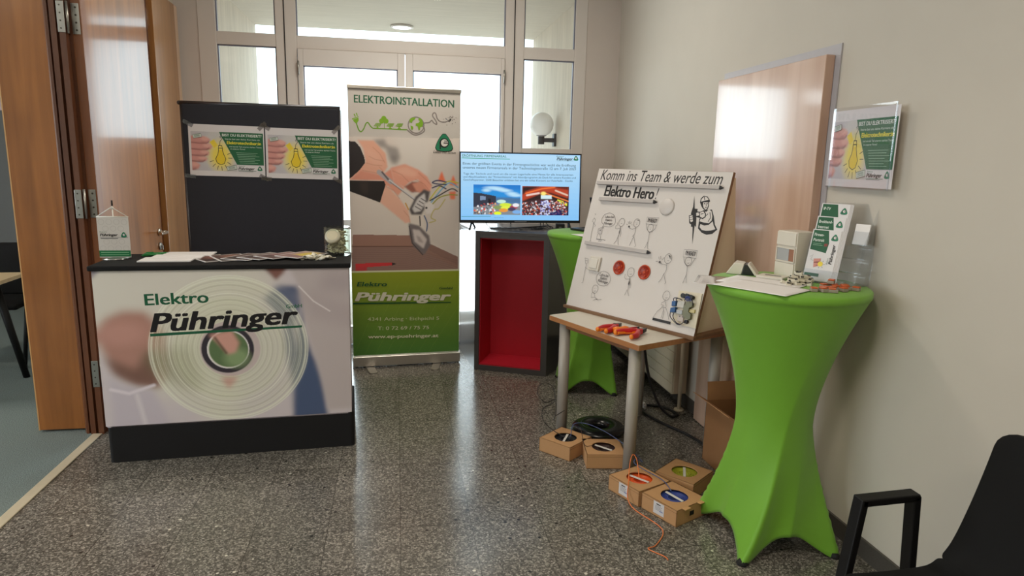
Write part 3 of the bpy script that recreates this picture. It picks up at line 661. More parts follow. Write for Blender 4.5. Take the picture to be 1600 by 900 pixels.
# sweets jar and the white sweets in front of it
J = thing('sweets_jar', 'squat glass sweets jar with slanted round lid on the counter corner', 'jar', (-.335, 3.845, 1.0205), -.1)
GL = glass('jar_glass', (.84, .88, .83), 1.0, 2.1)
MB().prism(rrect(-.066, -.060, .066, .060, .024, 5), .0, .158, bev=.014).build('jar_body', GL, J)
cap = frame((-.012, -.056, .108), (1, 0, 0), (0, .5, .87)) @ Matrix.Scale(.86, 4)
MB().lathe([(0, .022), (.036, .022), (.046, .019), (.05, .013), (.05, -.01), (.046, -.012)], 28, cap, caps=False).build('lid', M('lid_plastic', (196, 192, 172), .25, var=.08, scale=50), J)
MB().lathe([(0, .0235), (.034, .0235)], 24, cap, caps=False).build('lid_sticker', M('cream_sticker', (206, 198, 172), .5), J)
sw = MB(); rr_ = random.Random(5)
def sweet(mb, x, y, z, r, s=1):
    M_ = T(x, y, z, rr_.uniform(-.6, .6), rr_.uniform(-.4, .4), r)
    mb.lathe([(0, -.007 * s), (.010 * s, -.005 * s), (.014 * s, 0), (.010 * s, .005 * s), (0, .007 * s)], 10, M_ @ Matrix.Diagonal((1.35, .9, 1, 1)), caps=False)
    for d in (-1, 1): mb.prism([(d * .016 * s, -.002), (d * .032 * s, -.011 * s), (d * .034 * s, .010 * s), (d * .016 * s, .002)], -.0012, .0012, M_)
for k in range(150): sweet(sw, rr_.uniform(-.037, .037), rr_.uniform(-.032, .032), .018 + .118 * k / 150, rr_.uniform(0, 3), .72)
st = sw.build('wrapped_sweets', M('wrapper_cream', (206, 200, 170), .35, var=.2, scale=60)); tag(st, 'cream wrapped sweets heaped inside the glass jar', 'sweets', kind='stuff'); st.location = J.location; st.rotation_euler.z = -.1
spots = [(-.455, 3.63), (-.425, 3.655), (-.395, 3.625), (-.475, 3.665), (-.44, 3.69), (-.40, 3.675), (-.365, 3.65)]
s0 = None
for k, (x, y) in enumerate(spots):
    if s0 is None:
        mb = MB(); rr_ = random.Random(1); sweet(mb, 0, 0, .012, 0, 1.25); s0 = mb.build('wrapped_sweet', M('wrapper_white', (224, 220, 204), .35, var=.1, scale=60)); o = s0
        tag(o, 'white wrapped sweet lying loose before the glass jar', 'sweet', 'loose white sweets before the jar')
    else: o = s0.copy(); COL.objects.link(o)
    o.location = (x, y, 1.0215 if k < 4 else 1.0225); o.rotation_euler.z = .5 + 1.1 * k

# ------------------------------------------------------------------ dark fabric display wall with two posters
PW, PH = .893, 1.855; PF = frame((-1.228, 4.235, 0), (1, .03, 0), (-.03, 1, 0))
dw = thing('exhibition_panel', 'tall dark blue grey exhibition panel standing behind the counter', 'panel', mat=PF)
MB().box((.004, .003, .02), (PW - .004, .037, PH - .006), bev=.004).build('fabric_panel', M('dark_felt', (38, 38, 47), .8, var=.08, scale=40), dw)
fm = MB().tube([(0, .02, .0), (0, .02, PH - .01)], .011, 10).tube([(PW, .02, 0), (PW, .02, PH - .01)], .006, 10).tube([(-.012, .02, PH), (PW, .02, PH)], .0125, 10).sphere((-.012, .02, PH), .0125, 12)
fm.build('frame', M('dark_aluminium', (78, 78, 82), .35, metal=.8), dw)
for x in (.1, PW - .1): MB().box((x - .03, -.14, 0), (x + .03, .2, .012), bev=.003).build('foot', M('dark_aluminium', (78, 78, 82), .35, metal=.8), dw)
base = bulb_poster(.42, .297); TAPE = glass('sticky_tape', (.80, .80, .82), 3.0)
for i, (x, z) in enumerate(((.028, 1.44), (.455, 1.432))):
    pm = PF @ T(x, .0, z, 0, .012, 0)
    po = thing('poster', ['light bulb poster on the dark panel, at its end by the wood door', 'light bulb poster on the dark panel, beside the roll-up banner'][i], 'poster', mat=pm, group='posters on the exhibition panel')
    if i == 0:
        sheet = base.build('sheet', PAPER, po, frame((0, .0018, 0), (1, 0, 0), (0, 0, 1)), MB().box((0, 0, -.0005), (.42, .297, 0)), [WPAP])
    else: c = sheet.copy(); COL.objects.link(c); c.parent = po
    for tx, tz, ta in ((.0, .30, .5), (.41, .30, -.8), (.0, -.004, .1), (.415, -.002, .5)):
        MB().box((-.03, .0006, -.011), (.03, .0009, .011), T(tx, 0, tz, 0, ta, 0)).build('adhesive_tape', TAPE, po)

# ------------------------------------------------------------------ roll-up banner
BW, BH = .808, 2.0; BF = frame((-.336, 4.977, 0), (.805, .07, 0), (-.07, .805, 0))
rb = thing('roll_up_banner', 'tall roll-up banner showing hands wiring a socket above green band', 'banner', mat=BF)
ALU = M('satin_aluminium', (196, 192, 186), .3, metal=.9)
MB().prism([(.0, .012), (.0, .085), (.02, .095), (.10, .07), (.11, .02), (.1, .008), (.02, .008)], -.004, BW + .004, Matrix(((0, 0, 1, 0), (1, 0, 0, -.035), (0, 1, 0, 0), (0, 0, 0, 1))), bev=.002).build('cassette', ALU, rb)
for x, a in ((.12, .12), (.63, -.25)):
    MB().prism(rrect(-.03, -.16, .03, .16, .02), 0, .008, T(x, -.03, 0, 0, 0, a), bev=.001).build('foot', ALU, rb)
MB().box((-.004, -.012, 2.045), (BW + .004, .012, 2.072), bev=.004).build('top_rail', ALU, rb)
MB().cyl((BW / 2, .03, .08), (BW / 2, .03, 2.05), .009).build('support_pole', ALU, rb)
u0, v0, u1, v1 = 0, .085, BW, 2.05; FB = homog([(527, 135), (714, 141), (716, 556), (552, 566)], BW, v1 - v0)
fb = lambda x, y: (lambda p: (p[0], p[1] + v0))(FB(x, y))
c8 = lambda x, y: fb(510 + x / 4.0909, 220 + y / 4.0909); c7 = lambda x, y: fb(510 + x / 7.259, 120 + y / 7.259); c9 = lambda x, y: fb(510 + x / 5.295, 420 + y / 5.295)
q8 = lambda *p: [c8(p[i], p[i + 1]) for i in range(0, len(p), 2)]
R = Raster(.0, v0, BW, v1, .0034, (194, 189, 185))
R.poly(q8(80, -10, 830, -10, 830, 900, 80, 900), (218, 209, 203), 0); R.poly(q8(60, -10, 420, -10, 420, 80, 60, 30), (214, 204, 198), .02)
R.poly(q8(380, -20, 640, -20, 640, 330, 480, 200), (216, 210, 206), .05, .8)
for pts in ((250, 10, 330, 0, 350, 60, 300, 60), (330, 40, 420, 60, 440, 130, 370, 150), (380, 110, 430, 130, 420, 170, 380, 170)): R.poly(q8(*pts), (112, 108, 110), .02, .7)
R.poly(q8(640, 80, 830, 80, 830, 790, 650, 690, 600, 500), (204, 195, 190), .03)
R.poly(q8(140, 640, 520, 640, 640, 690, 830, 780, 830, 900, 140, 900), (150, 116, 106)); R.poly(q8(140, 645, 540, 640, 540, 712, 140, 722), (158, 120, 108)); R.poly(q8(640, 690, 830, 775, 830, 830, 640, 735), (140, 108, 100))
R.poly(q8(140, 722, 540, 712, 640, 760, 830, 850, 830, 900, 140, 900), (148, 118, 110))
for k in range(12): R.line(q8(150, 735 + 12 * k, 500, 728 + 12 * k, 830, 800 + 14 * k), .003, (116, 88, 82), .003, .5)
R.line(q8(140, 718, 540, 712), .006, (96, 68, 62), .004)
R.poly(q8(150, 10, 260, 15, 340, 100, 355, 190, 320, 245, 190, 225, 100, 285, 100, 240, 210, 160, 190, 70), (228, 172, 150), .006)
R.poly(q8(200, 60, 300, 110, 330, 190, 250, 170), (232, 182, 162), .02, .8); R.poly(q8(110, 280, 180, 215, 320, 245, 380, 200, 400, 280, 340, 330, 330, 280), (220, 150, 130), .006)
for cr in ((212, 165, 262, 178, 318, 182), (190, 215, 250, 225, 320, 240), (230, 120, 270, 140, 330, 150), (255, 60, 300, 100, 335, 160), (300, 190, 325, 215, 318, 245)): R.line(q8(*cr), .004, (190, 126, 106), .006, .6)
R.poly(q8(80, 18, 135, 22, 170, 60, 200, 130, 205, 165, 170, 215, 100, 280, 85, 280), (40, 34, 38), .003)
R.poly(q8(375, 195, 470, 168, 560, 205, 620, 250, 652, 310, 640, 350, 600, 340, 560, 270, 500, 290, 470, 325, 400, 290), (226, 160, 140), .005)
R.poly(q8(400, 210, 470, 185, 560, 225, 540, 260, 440, 240), (236, 184, 164), .02, .8); R.poly(q8(470, 320, 520, 285, 570, 290, 570, 350, 520, 360), (150, 92, 80), .008)
R.poly(q8(520, 300, 580, 280, 630, 350, 600, 370, 550, 350), (214, 148, 128), .006)
R.poly(q8(315, 300, 370, 330, 440, 400, 500, 480, 515, 555, 480, 560, 400, 495, 310, 425), (228, 178, 158), .005)
R.poly(q8(340, 300, 400, 280, 470, 330, 430, 380), (220, 156, 136), .01)
for cr in ((390, 215, 450, 240, 500, 290), (470, 320, 510, 345, 560, 350), (540, 270, 600, 300, 640, 350), (560, 225, 610, 270, 650, 310), (470, 480, 505, 520, 512, 556), (345, 320, 400, 345, 440, 400)): R.line(q8(*cr), .004, (182, 116, 98), .006, .6)
R.poly(q8(95, 283, 335, 283, 345, 310, 312, 428, 200, 388, 98, 352), (34, 30, 32), .003); R.poly(q8(170, 290, 235, 290, 230, 380, 190, 370), (62, 50, 48), .02, .6)
R.line(q8(300, 225, 380, 290), .034, (176, 170, 176), .006); R.line(q8(320, 225, 372, 285), .012, (96, 88, 96), .004); R.line(q8(370, 280, 590, 436), .014, (206, 204, 208), .004); R.line(q8(372, 288, 588, 443), .005, (104, 98, 104), .003)
R.poly(q8(505, 470, 545, 385, 600, 335, 640, 350, 625, 430, 585, 505, 520, 505), (84, 78, 82), .004); R.poly(q8(525, 465, 560, 395, 605, 360, 615, 420, 580, 480, 540, 490), (206, 202, 204), .004)
for a in range(4): R.line(q8(545 + 12 * a, 450 - 18 * a, 580 + 12 * a, 470 - 18 * a), .006, (70, 64, 70), .003)
R.poly(q8(600, 430, 640, 415, 670, 440, 660, 490, 620, 500), (216, 210, 210), .006); R.ellipse(c8(618, 458), .008, .008, (40, 36, 40), .003)
R.poly(q8(505, 560, 570, 575, 640, 640, 650, 700, 610, 765, 540, 715, 510, 640), (118, 110, 114), .004); R.poly(q8(530, 600, 575, 605, 625, 665, 605, 725, 545, 680), (206, 196, 196), .006); R.poly(q8(555, 640, 580, 650, 605, 690, 570, 680), (170, 158, 158), .006)
R.line(q8(508, 580, 530, 690, 600, 765), .008, (72, 66, 70), .004)
for cx_, cy2 in ((715, 265), (792, 290)): R.poly(q8(cx_ - 25, cy2 + 15, cx_, cy2 - 55, cx_ + 28, cy2 + 20), (232, 120, 84), .006)
R.poly(q8(765, 350, 810, 345, 805, 400, 775, 400), (226, 122, 90), .006)
for pts, c in (((825, 290, 760, 280, 700, 320, 640, 400), (196, 190, 70)), ((825, 320, 770, 290, 720, 330, 650, 420), (110, 170, 206)), ((820, 345, 780, 330, 700, 375, 640, 410), (60, 56, 66)), ((745, 285, 690, 275, 655, 290, 700, 300, 745, 300), (54, 60, 100)), ((745, 330, 700, 310, 655, 325), (48, 52, 86)), ((820, 370, 760, 370, 700, 390, 660, 430), (150, 150, 60)), ((740, 400, 700, 460, 670, 470, 650, 520, 680, 540, 640, 555), (186, 176, 120)), ((575, 515, 580, 575), (44, 40, 46)), ((605, 510, 625, 560, 622, 610), (70, 90, 130)), ((480, 430, 500, 470), (206, 150, 50))):
    R.line(spline([(*c8(pts[i], pts[i + 1]), 0) for i in range(0, len(pts), 2)], 6) and [(p.x, p.y) for p in spline([(*c8(pts[i], pts[i + 1]), 0) for i in range(0, len(pts), 2)], 6)], .009, c, .003)
R.poly(q8(165, 828, 400, 818, 402, 836, 250, 850, 165, 860), (206, 56, 62), .003); R.poly(q8(400, 818, 432, 826, 402, 836), (40, 34, 40), .002); R.poly(q8(165, 855, 240, 845, 240, 880, 165, 882), (190, 60, 66), .004)
R.c = np.clip(R.c * 1.12, 0, .92)
g = [c9(205, 82), c9(1080, 68), c9(1085, 715), c9(205, 745)]; vt, vb = g[0][1], v0
for k in range(34):
    t = k / 34; y_a = vt + (vb - vt) * t; y_b = vt + (vb - vt) * (k + 1) / 34
    R.poly([(-.01, y_a), (BW + .01, y_a), (BW + .01, y_b - .01), (-.01, y_b - .01)], (int(152 - 66 * t), int(166 - 26 * t), int(40 + 22 * t)))
R.line([(-.01, vt), (BW + .01, vt)], .012, (222, 222, 190), .003)
for k in range(8): R.line([(BW * .1 * k, vb), (BW * (.3 + .12 * k), vt - .1)], .003, (170, 190, 90), .003, .18)
A = Art(); A.raster(R)
A.f2 = c7; DG = (26, 96, 66); LG = (128, 176, 40); GR = (140, 132, 130)
A.text('ELEKTROINSTALLATION', (208, 290), (1405, 333), .052, DG, .018)
A.line([(214, 430), (232, 465)], .008, LG); A.line([(240, 418), (254, 455)], .008, LG); A.poly([(190, 490), (268, 458), (272, 466), (196, 500)], LG); A.poly([(203, 500), (268, 474), (272, 510), (255, 540), (235, 542), (215, 525)], LG)
def curve(pts, w, c): A.line([(p.x, p.y) for p in spline([(*p, 0) for p in pts], 8)], w, c)
curve([(245, 540), (275, 620), (305, 645), (335, 610), (360, 545), (385, 535), (410, 570), (440, 598), (480, 602), (640, 606), (780, 612), (850, 612)], .008, (110, 160, 40)); curve([(850, 612), (880, 640), (930, 672), (990, 668), (1050, 630), (1052, 590), (1032, 560), (1050, 530), (1110, 520), (1140, 495), (1165, 525), (1200, 540), (1190, 500), (1150, 440), (1160, 405), (1185, 410), (1205, 470), (1240, 505), (1300, 512), (1345, 490)], .009, GR)
for cx_, cy2 in ((570, 500), (545, 512), (597, 512), (570, 480)): A.disc((cx_, cy2), .018, LG)
A.line([(576, 520), (579, 602)], .004, (120, 160, 60))
for x in (455, 605, 712):
    for k in range(4): A.line([(x + 8 * k + 10, 568 - 11 * k + 5), (x + 75 + 5 * k, 570 - 11 * k + 5)], .0045, LG)
    A.line([(x, 575), (x + 30, 535)], .004, LG); A.line([(x + 40, 573), (x + 44, 600)], .009, LG); A.poly([(x + 22, 602), (x + 66, 603), (x + 56, 592), (x + 34, 590)], LG)
A.ring((955, 555), .057, .008, GR, 32); A.poly([(880, 480), (915, 462), (950, 462), (935, 490), (915, 500), (905, 530), (885, 520), (875, 540)], LG); A.poly([(985, 465), (1020, 480), (1040, 530), (1030, 570), (1005, 580), (1000, 612), (985, 615), (975, 570), (950, 560), (950, 535), (985, 525), (1000, 505), (980, 490)], LG); A.poly([(890, 560), (920, 572), (922, 600), (905, 618), (893, 590)], LG)
rr_ = random.Random(2)
for k in range(26):
    a = rr_.uniform(0, 6.28); r = rr_.uniform(10, 85); A.disc((1350 + r * math.cos(a), 478 + r * math.sin(a) * .9), rr_.uniform(.002, .0045), rr_.choice([INK, (60, 80, 100), GR, GR]), 6)
A.f2 = fb; A.disc((697, 187), .006, INK, 8)
ex, ey = c7(1292, 770); emblem(A, (ex, ey + .004), .077); A.f2 = c7; A.text('Leben mit Strom', (1165, 886), (1430, 896), .018, INK, 0, .3)
A.f2 = c9
A.poly([(205, 336), (1020, 318), (1020, 326), (205, 348)], (16, 82, 40))
A.text('Elektro', (230, 200), (482, 196), .032, (16, 82, 48), .03, .15); A.text('Pühringer', (218, 320), (1020, 303), .062, (226, 224, 206), .06, .2); A.text('GmbH', (920, 216), (1032, 214), .018, (16, 70, 40), .02, .15)
A.text('4341 Arbing · Eichpichl 5', (330, 482), (922, 466), .026, (214, 218, 176)); A.text('T: 0 72 69 / 75 75', (416, 555), (840, 542), .026, (222, 224, 190), .008); A.text('www.ep-puehringer.at', (338, 624), (920, 606), .026, (230, 230, 200), .03)
A.build('printed_film', PVC, rb, frame((0, .0, 0), (1, 0, 0), (0, 0, 1)), MB().box((0, v0, -.0006), (BW, v1, 0)), [M('banner_back', (200, 196, 190), .5)])

# ------------------------------------------------------------------ grey and red podium, television on it
GREYP = M('dark_grey_lacquer', (70, 68, 70), .3, coat=.6, var=.04); REDP = M('red_laminate', (182, 26, 46), .5, var=.04)
poly = [(.566, 4.835), (1.075, 4.605), (1.36, 5.0), (1.26, 5.42), (.508, 5.42)]
pod = thing('podium', 'dark grey podium with open red front carrying the television', 'podium', (0, 0, 0))
b_ = MB().prism(poly, 1.035, 1.06, bev=.003).prism([(p[0] * .985 + .013, p[1] * .99 + .05) for p in poly], .0, .036)
f0 = Vector((.566, 4.835)); f1 = Vector((1.075, 4.605)); d = (f1 - f0); L = d.length; d.normalize(); n = Vector((-d.y, d.x))   # n points back
PFm = frame((f0.x, f0.y, 0), (d.x, d.y, 0), (n.x, n.y, 0))
b_.box((0, 0, .0), (.035, .04, 1.036), PFm, bev=.002).box((L - .045, 0, 0), (L, .04, 1.036), PFm, bev=.002).box((.03, 0, .0), (L - .04, .04, .04), PFm).box((.03, 0, 1.01), (L - .04, .04, 1.036), PFm)
def wallseg(mb, a, c, t, z0, z1, m=0):
    a = Vector(a); c = Vector(c); e = (c - a); l = e.length; mb.box((0, 0, z0), (l, t, z1), frame((a.x, a.y, 0), (e.x, e.y, 0), (-e.y, e.x, 0)), m)
for i in range(1, 5): wallseg(b_, poly[i], poly[(i + 1) % 5], .016, 0, 1.036)
b_.build('body', GREYP, pod)
rd = MB().box((.035, .30, .042), (L - .045, .312, 1.008), PFm).box((.034, .02, .040), (.04, .30, 1.008), PFm).box((L - .05, .02, .04), (L - .0455, .30, 1.008), PFm).box((.035, .01, .0405), (L - .046, .30, .05), PFm).box((.035, .02, 1.0), (L - .046, .30, 1.0095), PFm)
rd.build('niche', REDP, pod)
TW_, TH_ = .93, .525
TVF = frame((.462, 4.985, 1.105), (1, -.012, .003), (.002, .05, 1)); tv = thing('television', 'black framed flat television with blue slide on the podium', 'television', (.462, 4.985, 1.06))
LT = lambda mt: Matrix.Translation((-.462, -4.985, -1.06)) @ mt
BEZ = M('black_bezel', (18, 18, 21), .35)
TF = LT(TVF)
MB().box((0, 0, -.045), (TW_, TH_, -.002), TF, bev=.006).box((0, 0, -.006), (.009, TH_, .003), TF).box((TW_ - .009, 0, -.006), (TW_, TH_, .003), TF).box((0, TH_ - .009, -.006), (TW_, TH_, .003), TF).box((0, 0, -.006), (TW_, .02, .003), TF).box((TW_ * .45, .006, .003), (TW_ * .55, .012, .0035), TF, m=1).build('housing', [BEZ, M('grey_maker_mark', (120, 120, 124), .4)], tv)
for x in (.095, TW_ - .085):
    lg = MB().tube([(x, .008, -.02), (x - .028, -.05 + .004, .095)], .008, 8).tube([(x, .008, -.02), (x + .035, -.046, -.105)], .008, 8)
    ob = MB(); ob.v = [tuple(TF @ Vector(p)) for p in lg.v]; ob.f, ob.m, ob.sm = lg.f, lg.m, lg.sm; ob.build('leg', BEZ, tv)
SW, SH = TW_ - .018, TH_ - .029
ft = homog([(118, 85), (1305, 95), (1275, 795), (122, 755)], SW, SH); q = lambda *p: [ft(p[i], p[i + 1]) for i in range(0, len(p), 2)]
R = Raster(0, 0, SW, SH, .008, (146, 196, 240))
for k in range(12): R.poly([(0, SH * (1 - k / 12)), (SW, SH * (1 - k / 12)), (SW, SH * (1 - (k + 1) / 12) - .01), (0, SH * (1 - (k + 1) / 12) - .01)], (176 - 4 * k, 214 - 2 * k, 240))
A = Art(ft); A.raster(R)
x0_, y1_ = ft(237, 405); x1_, y0_ = ft(682, 720)
R = Raster(x0_, y0_, x1_, y1_, .0032, (36, 140, 214))
R.poly(q(230, 400, 690, 400, 690, 470, 230, 440), (24, 118, 200), .01)
for cx_, cy2, rx in ((420, 440, .06), (360, 465, .03), (540, 470, .045), (480, 455, .05), (640, 520, .05), (600, 500, .04)): R.ellipse(ft(cx_, cy2), rx, .011, (190, 228, 246), .012, .85)
R.poly(q(230, 600, 690, 600, 690, 730, 230, 730), (128, 134, 140)); R.poly(q(440, 535, 690, 548, 690, 600, 440, 600), (70, 110, 150), .004)
R.poly(q(230, 488, 300, 492, 450, 525, 450, 600, 300, 625, 230, 630), (44, 50, 66)); R.poly(q(300, 520, 350, 525, 350, 560, 300, 565), (120, 140, 170)); R.poly(q(375, 550, 400, 552, 400, 595, 375, 600), (20, 22, 30))
rr_ = random.Random(8)
for k in range(70): R.ellipse(ft(rr_.uniform(240, 450), rr_.uniform(595, 700)), rr_.uniform(.003, .008), rr_.uniform(.003, .009), rr_.choice([(40, 36, 50), (210, 80, 70), (226, 226, 230), (60, 60, 80), (206, 160, 120)]), .002)
for cx_, cy2, rx, c in ((500, 580, .035, (190, 226, 214)), (540, 615, .045, (206, 226, 60)), (470, 640, .04, (130, 150, 90)), (545, 645, .04, (220, 232, 70)), (520, 670, .035, (226, 150, 60)), (465, 700, .028, (222, 240, 40)), (620, 640, .03, (170, 60, 80)), (640, 620, .025, (230, 230, 236)), (600, 660, .03, (70, 60, 90)), (650, 690, .035, (120, 170, 226))): R.ellipse(ft(cx_, cy2), rx, .014, c, .003)
A.raster(R)
x0_, y1_ = ft(705, 425); x1_, y0_ = ft(1168, 738)
R = Raster(x0_, y0_, x1_, y1_, .0032, (40, 24, 26))
R.poly(q(700, 420, 1170, 430, 1170, 560, 1000, 500, 920, 490, 700, 580), (176, 62, 36), .004); R.poly(q(705, 430, 900, 430, 740, 480, 705, 520), (40, 20, 22), .006); R.poly(q(1010, 430, 1170, 430, 1170, 470, 1060, 450), (90, 30, 24), .006)
R.line(q(740, 500, 900, 455, 1030, 440), .01, (232, 110, 50), .004); R.line(q(930, 500, 1170, 590), .01, (226, 120, 60), .004); R.line(q(750, 520, 870, 500), .014, (230, 200, 190), .004); R.line(q(1040, 475, 1160, 525), .012, (220, 190, 170), .004)
R.poly(q(890, 520, 1000, 525, 1000, 565, 890, 560), (206, 230, 236), .003); R.ellipse(ft(915, 505), .02, .014, (255, 224, 120), .01); R.poly(q(1055, 565, 1160, 605, 1155, 640, 1060, 600), (220, 226, 60), .002)
R.poly(q(700, 590, 900, 560, 1000, 565, 1170, 650, 1170, 740, 700, 740), (70, 40, 46), .004); R.poly(q(960, 690, 1100, 660, 1170, 700, 1170, 740, 960, 740), (24, 26, 70), .006)
for k in range(520):
    t = rr_.random(); x = rr_.uniform(705, 1165); y = rr_.uniform(575 + abs(x - 940) * .1, 735)
    R.ellipse(ft(x, y), .0026 + .0035 * t, .003 + .003 * t, rr_.choice([(226, 226, 230), (190, 60, 50), (30, 26, 34), (150, 140, 150), (224, 120, 90), (60, 50, 60)] if abs(x - 930) > 50 else [(190, 196, 236), (120, 120, 190), (226, 226, 240)]), .002)
R.poly(q(990, 700, 1080, 680, 1100, 740, 980, 740), (28, 34, 100), .006, .7); A.raster(R)
TCOL = (38, 66, 84)
A.text('ERÖFFNUNG FIRMENAREAL', (132, 125), (552, 130), .0165, (24, 120, 96), .01); A.line([(128, 138), (585, 146)], .0045, (20, 150, 110))
A.text('Elektro', (1055, 118), (1130, 119), .009, GREEN); A.text('Pühringer', (1055, 152), (1226, 152), .02, INK, .03, .25); A.line([(1060, 158), (1230, 158)], .002, GREEN); emblem(A, ft(1258, 130), .021)
A.text('Eines der größten Events in der Firmengeschichte war wohl die Eröffnung', (138, 205), (1254, 222), .0185, TCOL); A.text('unseres neuen Firmenareals in der Technologiestraße 12 am 7. Juli 2021', (138, 246), (1254, 258), .0185, TCOL)
A.text('Tags der Technik und rund um die neuen Lagerhalle eine Messe für alle Interessierten', (142, 304), (1224, 318), .0135, TCOL); A.text('und Abschlussfeiern der "Firmenhistorie" mit Abendprogramm als Dank für unsere Kunden und', (142, 336), (1252, 350), .0135, TCOL); A.text('Geschäftspartner. 2500 Besucher erlebten bei uns ein tolles Konzert zur Feierhalle - Danke', (142, 366), (1218, 384), .0135, TCOL)
A.line([(128, 722), (400, 728)], .003, (40, 130, 140)); A.text('Technik mit Strom', (430, 745), (520, 748), .006, (80, 110, 130))
A.build('screen', SCREEN, tv, TF @ T(.009, .02, -.0005), MB().box((0, 0, -.0012), (SW, SH, -.0004)), [BEZ])
CAB = M('black_cable', (22, 22, 25), .45)
rr_ = random.Random(4)
for k, lb in enumerate(('thin black cable hanging below the television at its outer end', 'bundle of looped black cables under the middle of the television', 'black cable drooping from the television towards the small black box')):
    c = MB()
    if k == 0: c.tube(spline([(.66, 4.99, 1.115), (.67, 4.98, 1.09), (.70, 4.97, 1.066), (.76, 5.02, 1.064)], 8), .0032, 6)
    if k == 1:
        for j in range(7):
            p = [(.74 + .06 * j + rr_.uniform(-.06, .06), 4.90 + rr_.uniform(-.04, .12), 1.0645 + .004 * (i % 3) + .0035 * j * (i % 2) * .5) for i in range(2)]
            x = .8 + .04 * j; c.tube(spline([(x - .14, 4.96 + .012 * j, 1.0645), (x - .05, 4.90, 1.066 + .003 * j), (x + .08, 4.92, 1.072 + .003 * j), (x + .14, 4.98, 1.068), (x + .05, 5.02, 1.0645), (x - .1, 5.0, 1.067)], 8), .0033, 6)
        for x in (1.08, 1.105): c.tube(spline([(x, 4.992, 1.12), (x + .004, 4.985, 1.09), (x - .01, 4.95, 1.066), (x - .08, 4.93, 1.066)], 6), .0032, 6)
    if k == 2: c.tube(spline([(1.12, 4.985, 1.118), (1.14, 4.97, 1.09), (1.17, 4.95, 1.066), (1.21, 4.95, 1.07)], 8), .0032, 6)
    tag(c.build('cable', CAB), lb, 'cable', 'cables below the television')
o = thing('media_box', 'small black box standing behind the laptop table on the podium', 'box', (1.225, 4.93, 1.0605), -.2)
MB().box((-.035, -.03, 0), (.035, .03, .045), bev=.004).build('casing', BEZ, o); MB().box((-.01, -.0305, .015), (.01, -.030, .025)).build('port', M('port_grey', (90, 90, 94), .4), o)

# ------------------------------------------------------------------ high tables in green stretch covers
GREENF = M('lime_green_stretch_fabric', (112, 170, 44), .6, var=.04, scale=12, sheen=.15, bump=.02)
def stretch_table(name, lab, c, R_, feet, Rf, twist, H_=1.10):
    """feet: angle of one foot; Rf: reach of the feet; the tension folds turn by twist between hem and top"""
    t = thing(name, lab, 'high table', (c[0], c[1], 0)); NA, NZ = 144, 60; mb = MB(); vs = []; fs = []
    zt = H_ - .03; zm = .52
    for j in range(NZ + 1):
        s = j / NZ
        for i in range(NA):
            a = 2 * PI * i / NA; z_ = s
            # angle from the nearest fold, the folds wandering with height
            tw = twist * (s ** .9); ph = ((a - feet - tw + PI / 4) % (PI / 2)) - PI / 4; u = abs(ph) / (PI / 4)
            hem = .092 * (1 - (1 - max(0, u - .1) / .9) ** 2.2) + .004; z = hem + (zt - hem) * s
            sq = math.cos(PI / 4) / math.cos(PI / 4 - abs(ph)); tip = max(0, 1 - u / .2)
            rb = Rf * (sq * .94 + .02) * (1 - .09 * math.sin(PI * u)) + Rf * .04 * tip
            k = max(0, 1 - z / zm); lob = (1 - sq) * .9 * max(0, 1 - z / 1.07) ** .8
            wst = .158 * (1 - lob * .55)
            if z < zm: r = wst + (rb - wst) * (((zm - z) / zm) ** 1.55)
            else: r = wst + (R_ - wst) * (((z - zm) / (zt - zm)) ** 1.75)
            if j == NZ: r = R_
            vs.append((r * math.cos(a), r * math.sin(a), z))
    for j in range(NZ):
        for i in range(NA): i2 = (i + 1) % NA; fs.append([j * NA + i, j * NA + i2, (j + 1) * NA + i2, (j + 1) * NA + i])
    mb.add(vs, fs, I4, 0, True)
    mb.lathe([(R_, zt), (R_ + .003, zt + .002), (R_ + .003, H_ - .007), (R_ - .004, H_), (R_ * .5, H_ + .0005), (0, H_ + .0005)], NA, I4, 0, caps=False)
    o = mb.build('stretch_cover', GREENF, t); md = o.modifiers.new('cloth_thickness', 'SOLIDIFY'); md.thickness = .003; md.offset = -1
    for k in range(4):
        a = feet + k * PI / 2; MB().lathe([(.0, 0), (.02, 0), (.024, .006), (.014, .02), (0, .02)], 16, T((Rf - .03) * math.cos(a), (Rf - .03) * math.sin(a), 0), caps=False).build('foot_glide', M('black_rubber', (20, 20, 20), .8), t)
    MB().cyl((0, 0, .05), (0, 0, 1.06), .03).lathe([(0, 1.055), (R_ - .012, 1.055), (R_ - .012, 1.07), (0, 1.07)], 32, caps=False).build('table_column', M('steel_column', (150, 150, 150), .4, metal=.8), t)
    return t
ft_ang = math.atan2(2.19 - 2.41, 1.32 - 1.545)
front = stretch_table('high_table', 'lime green stretch covered high table holding brochures by the wall', (1.545, 2.402), .305, ft_ang, .315, math.radians(58))
back = stretch_table('high_table', 'green stretch covered high table behind the desk carrying a laptop', (1.31, 4.375), .298, math.radians(-145.6), .29, math.radians(35))

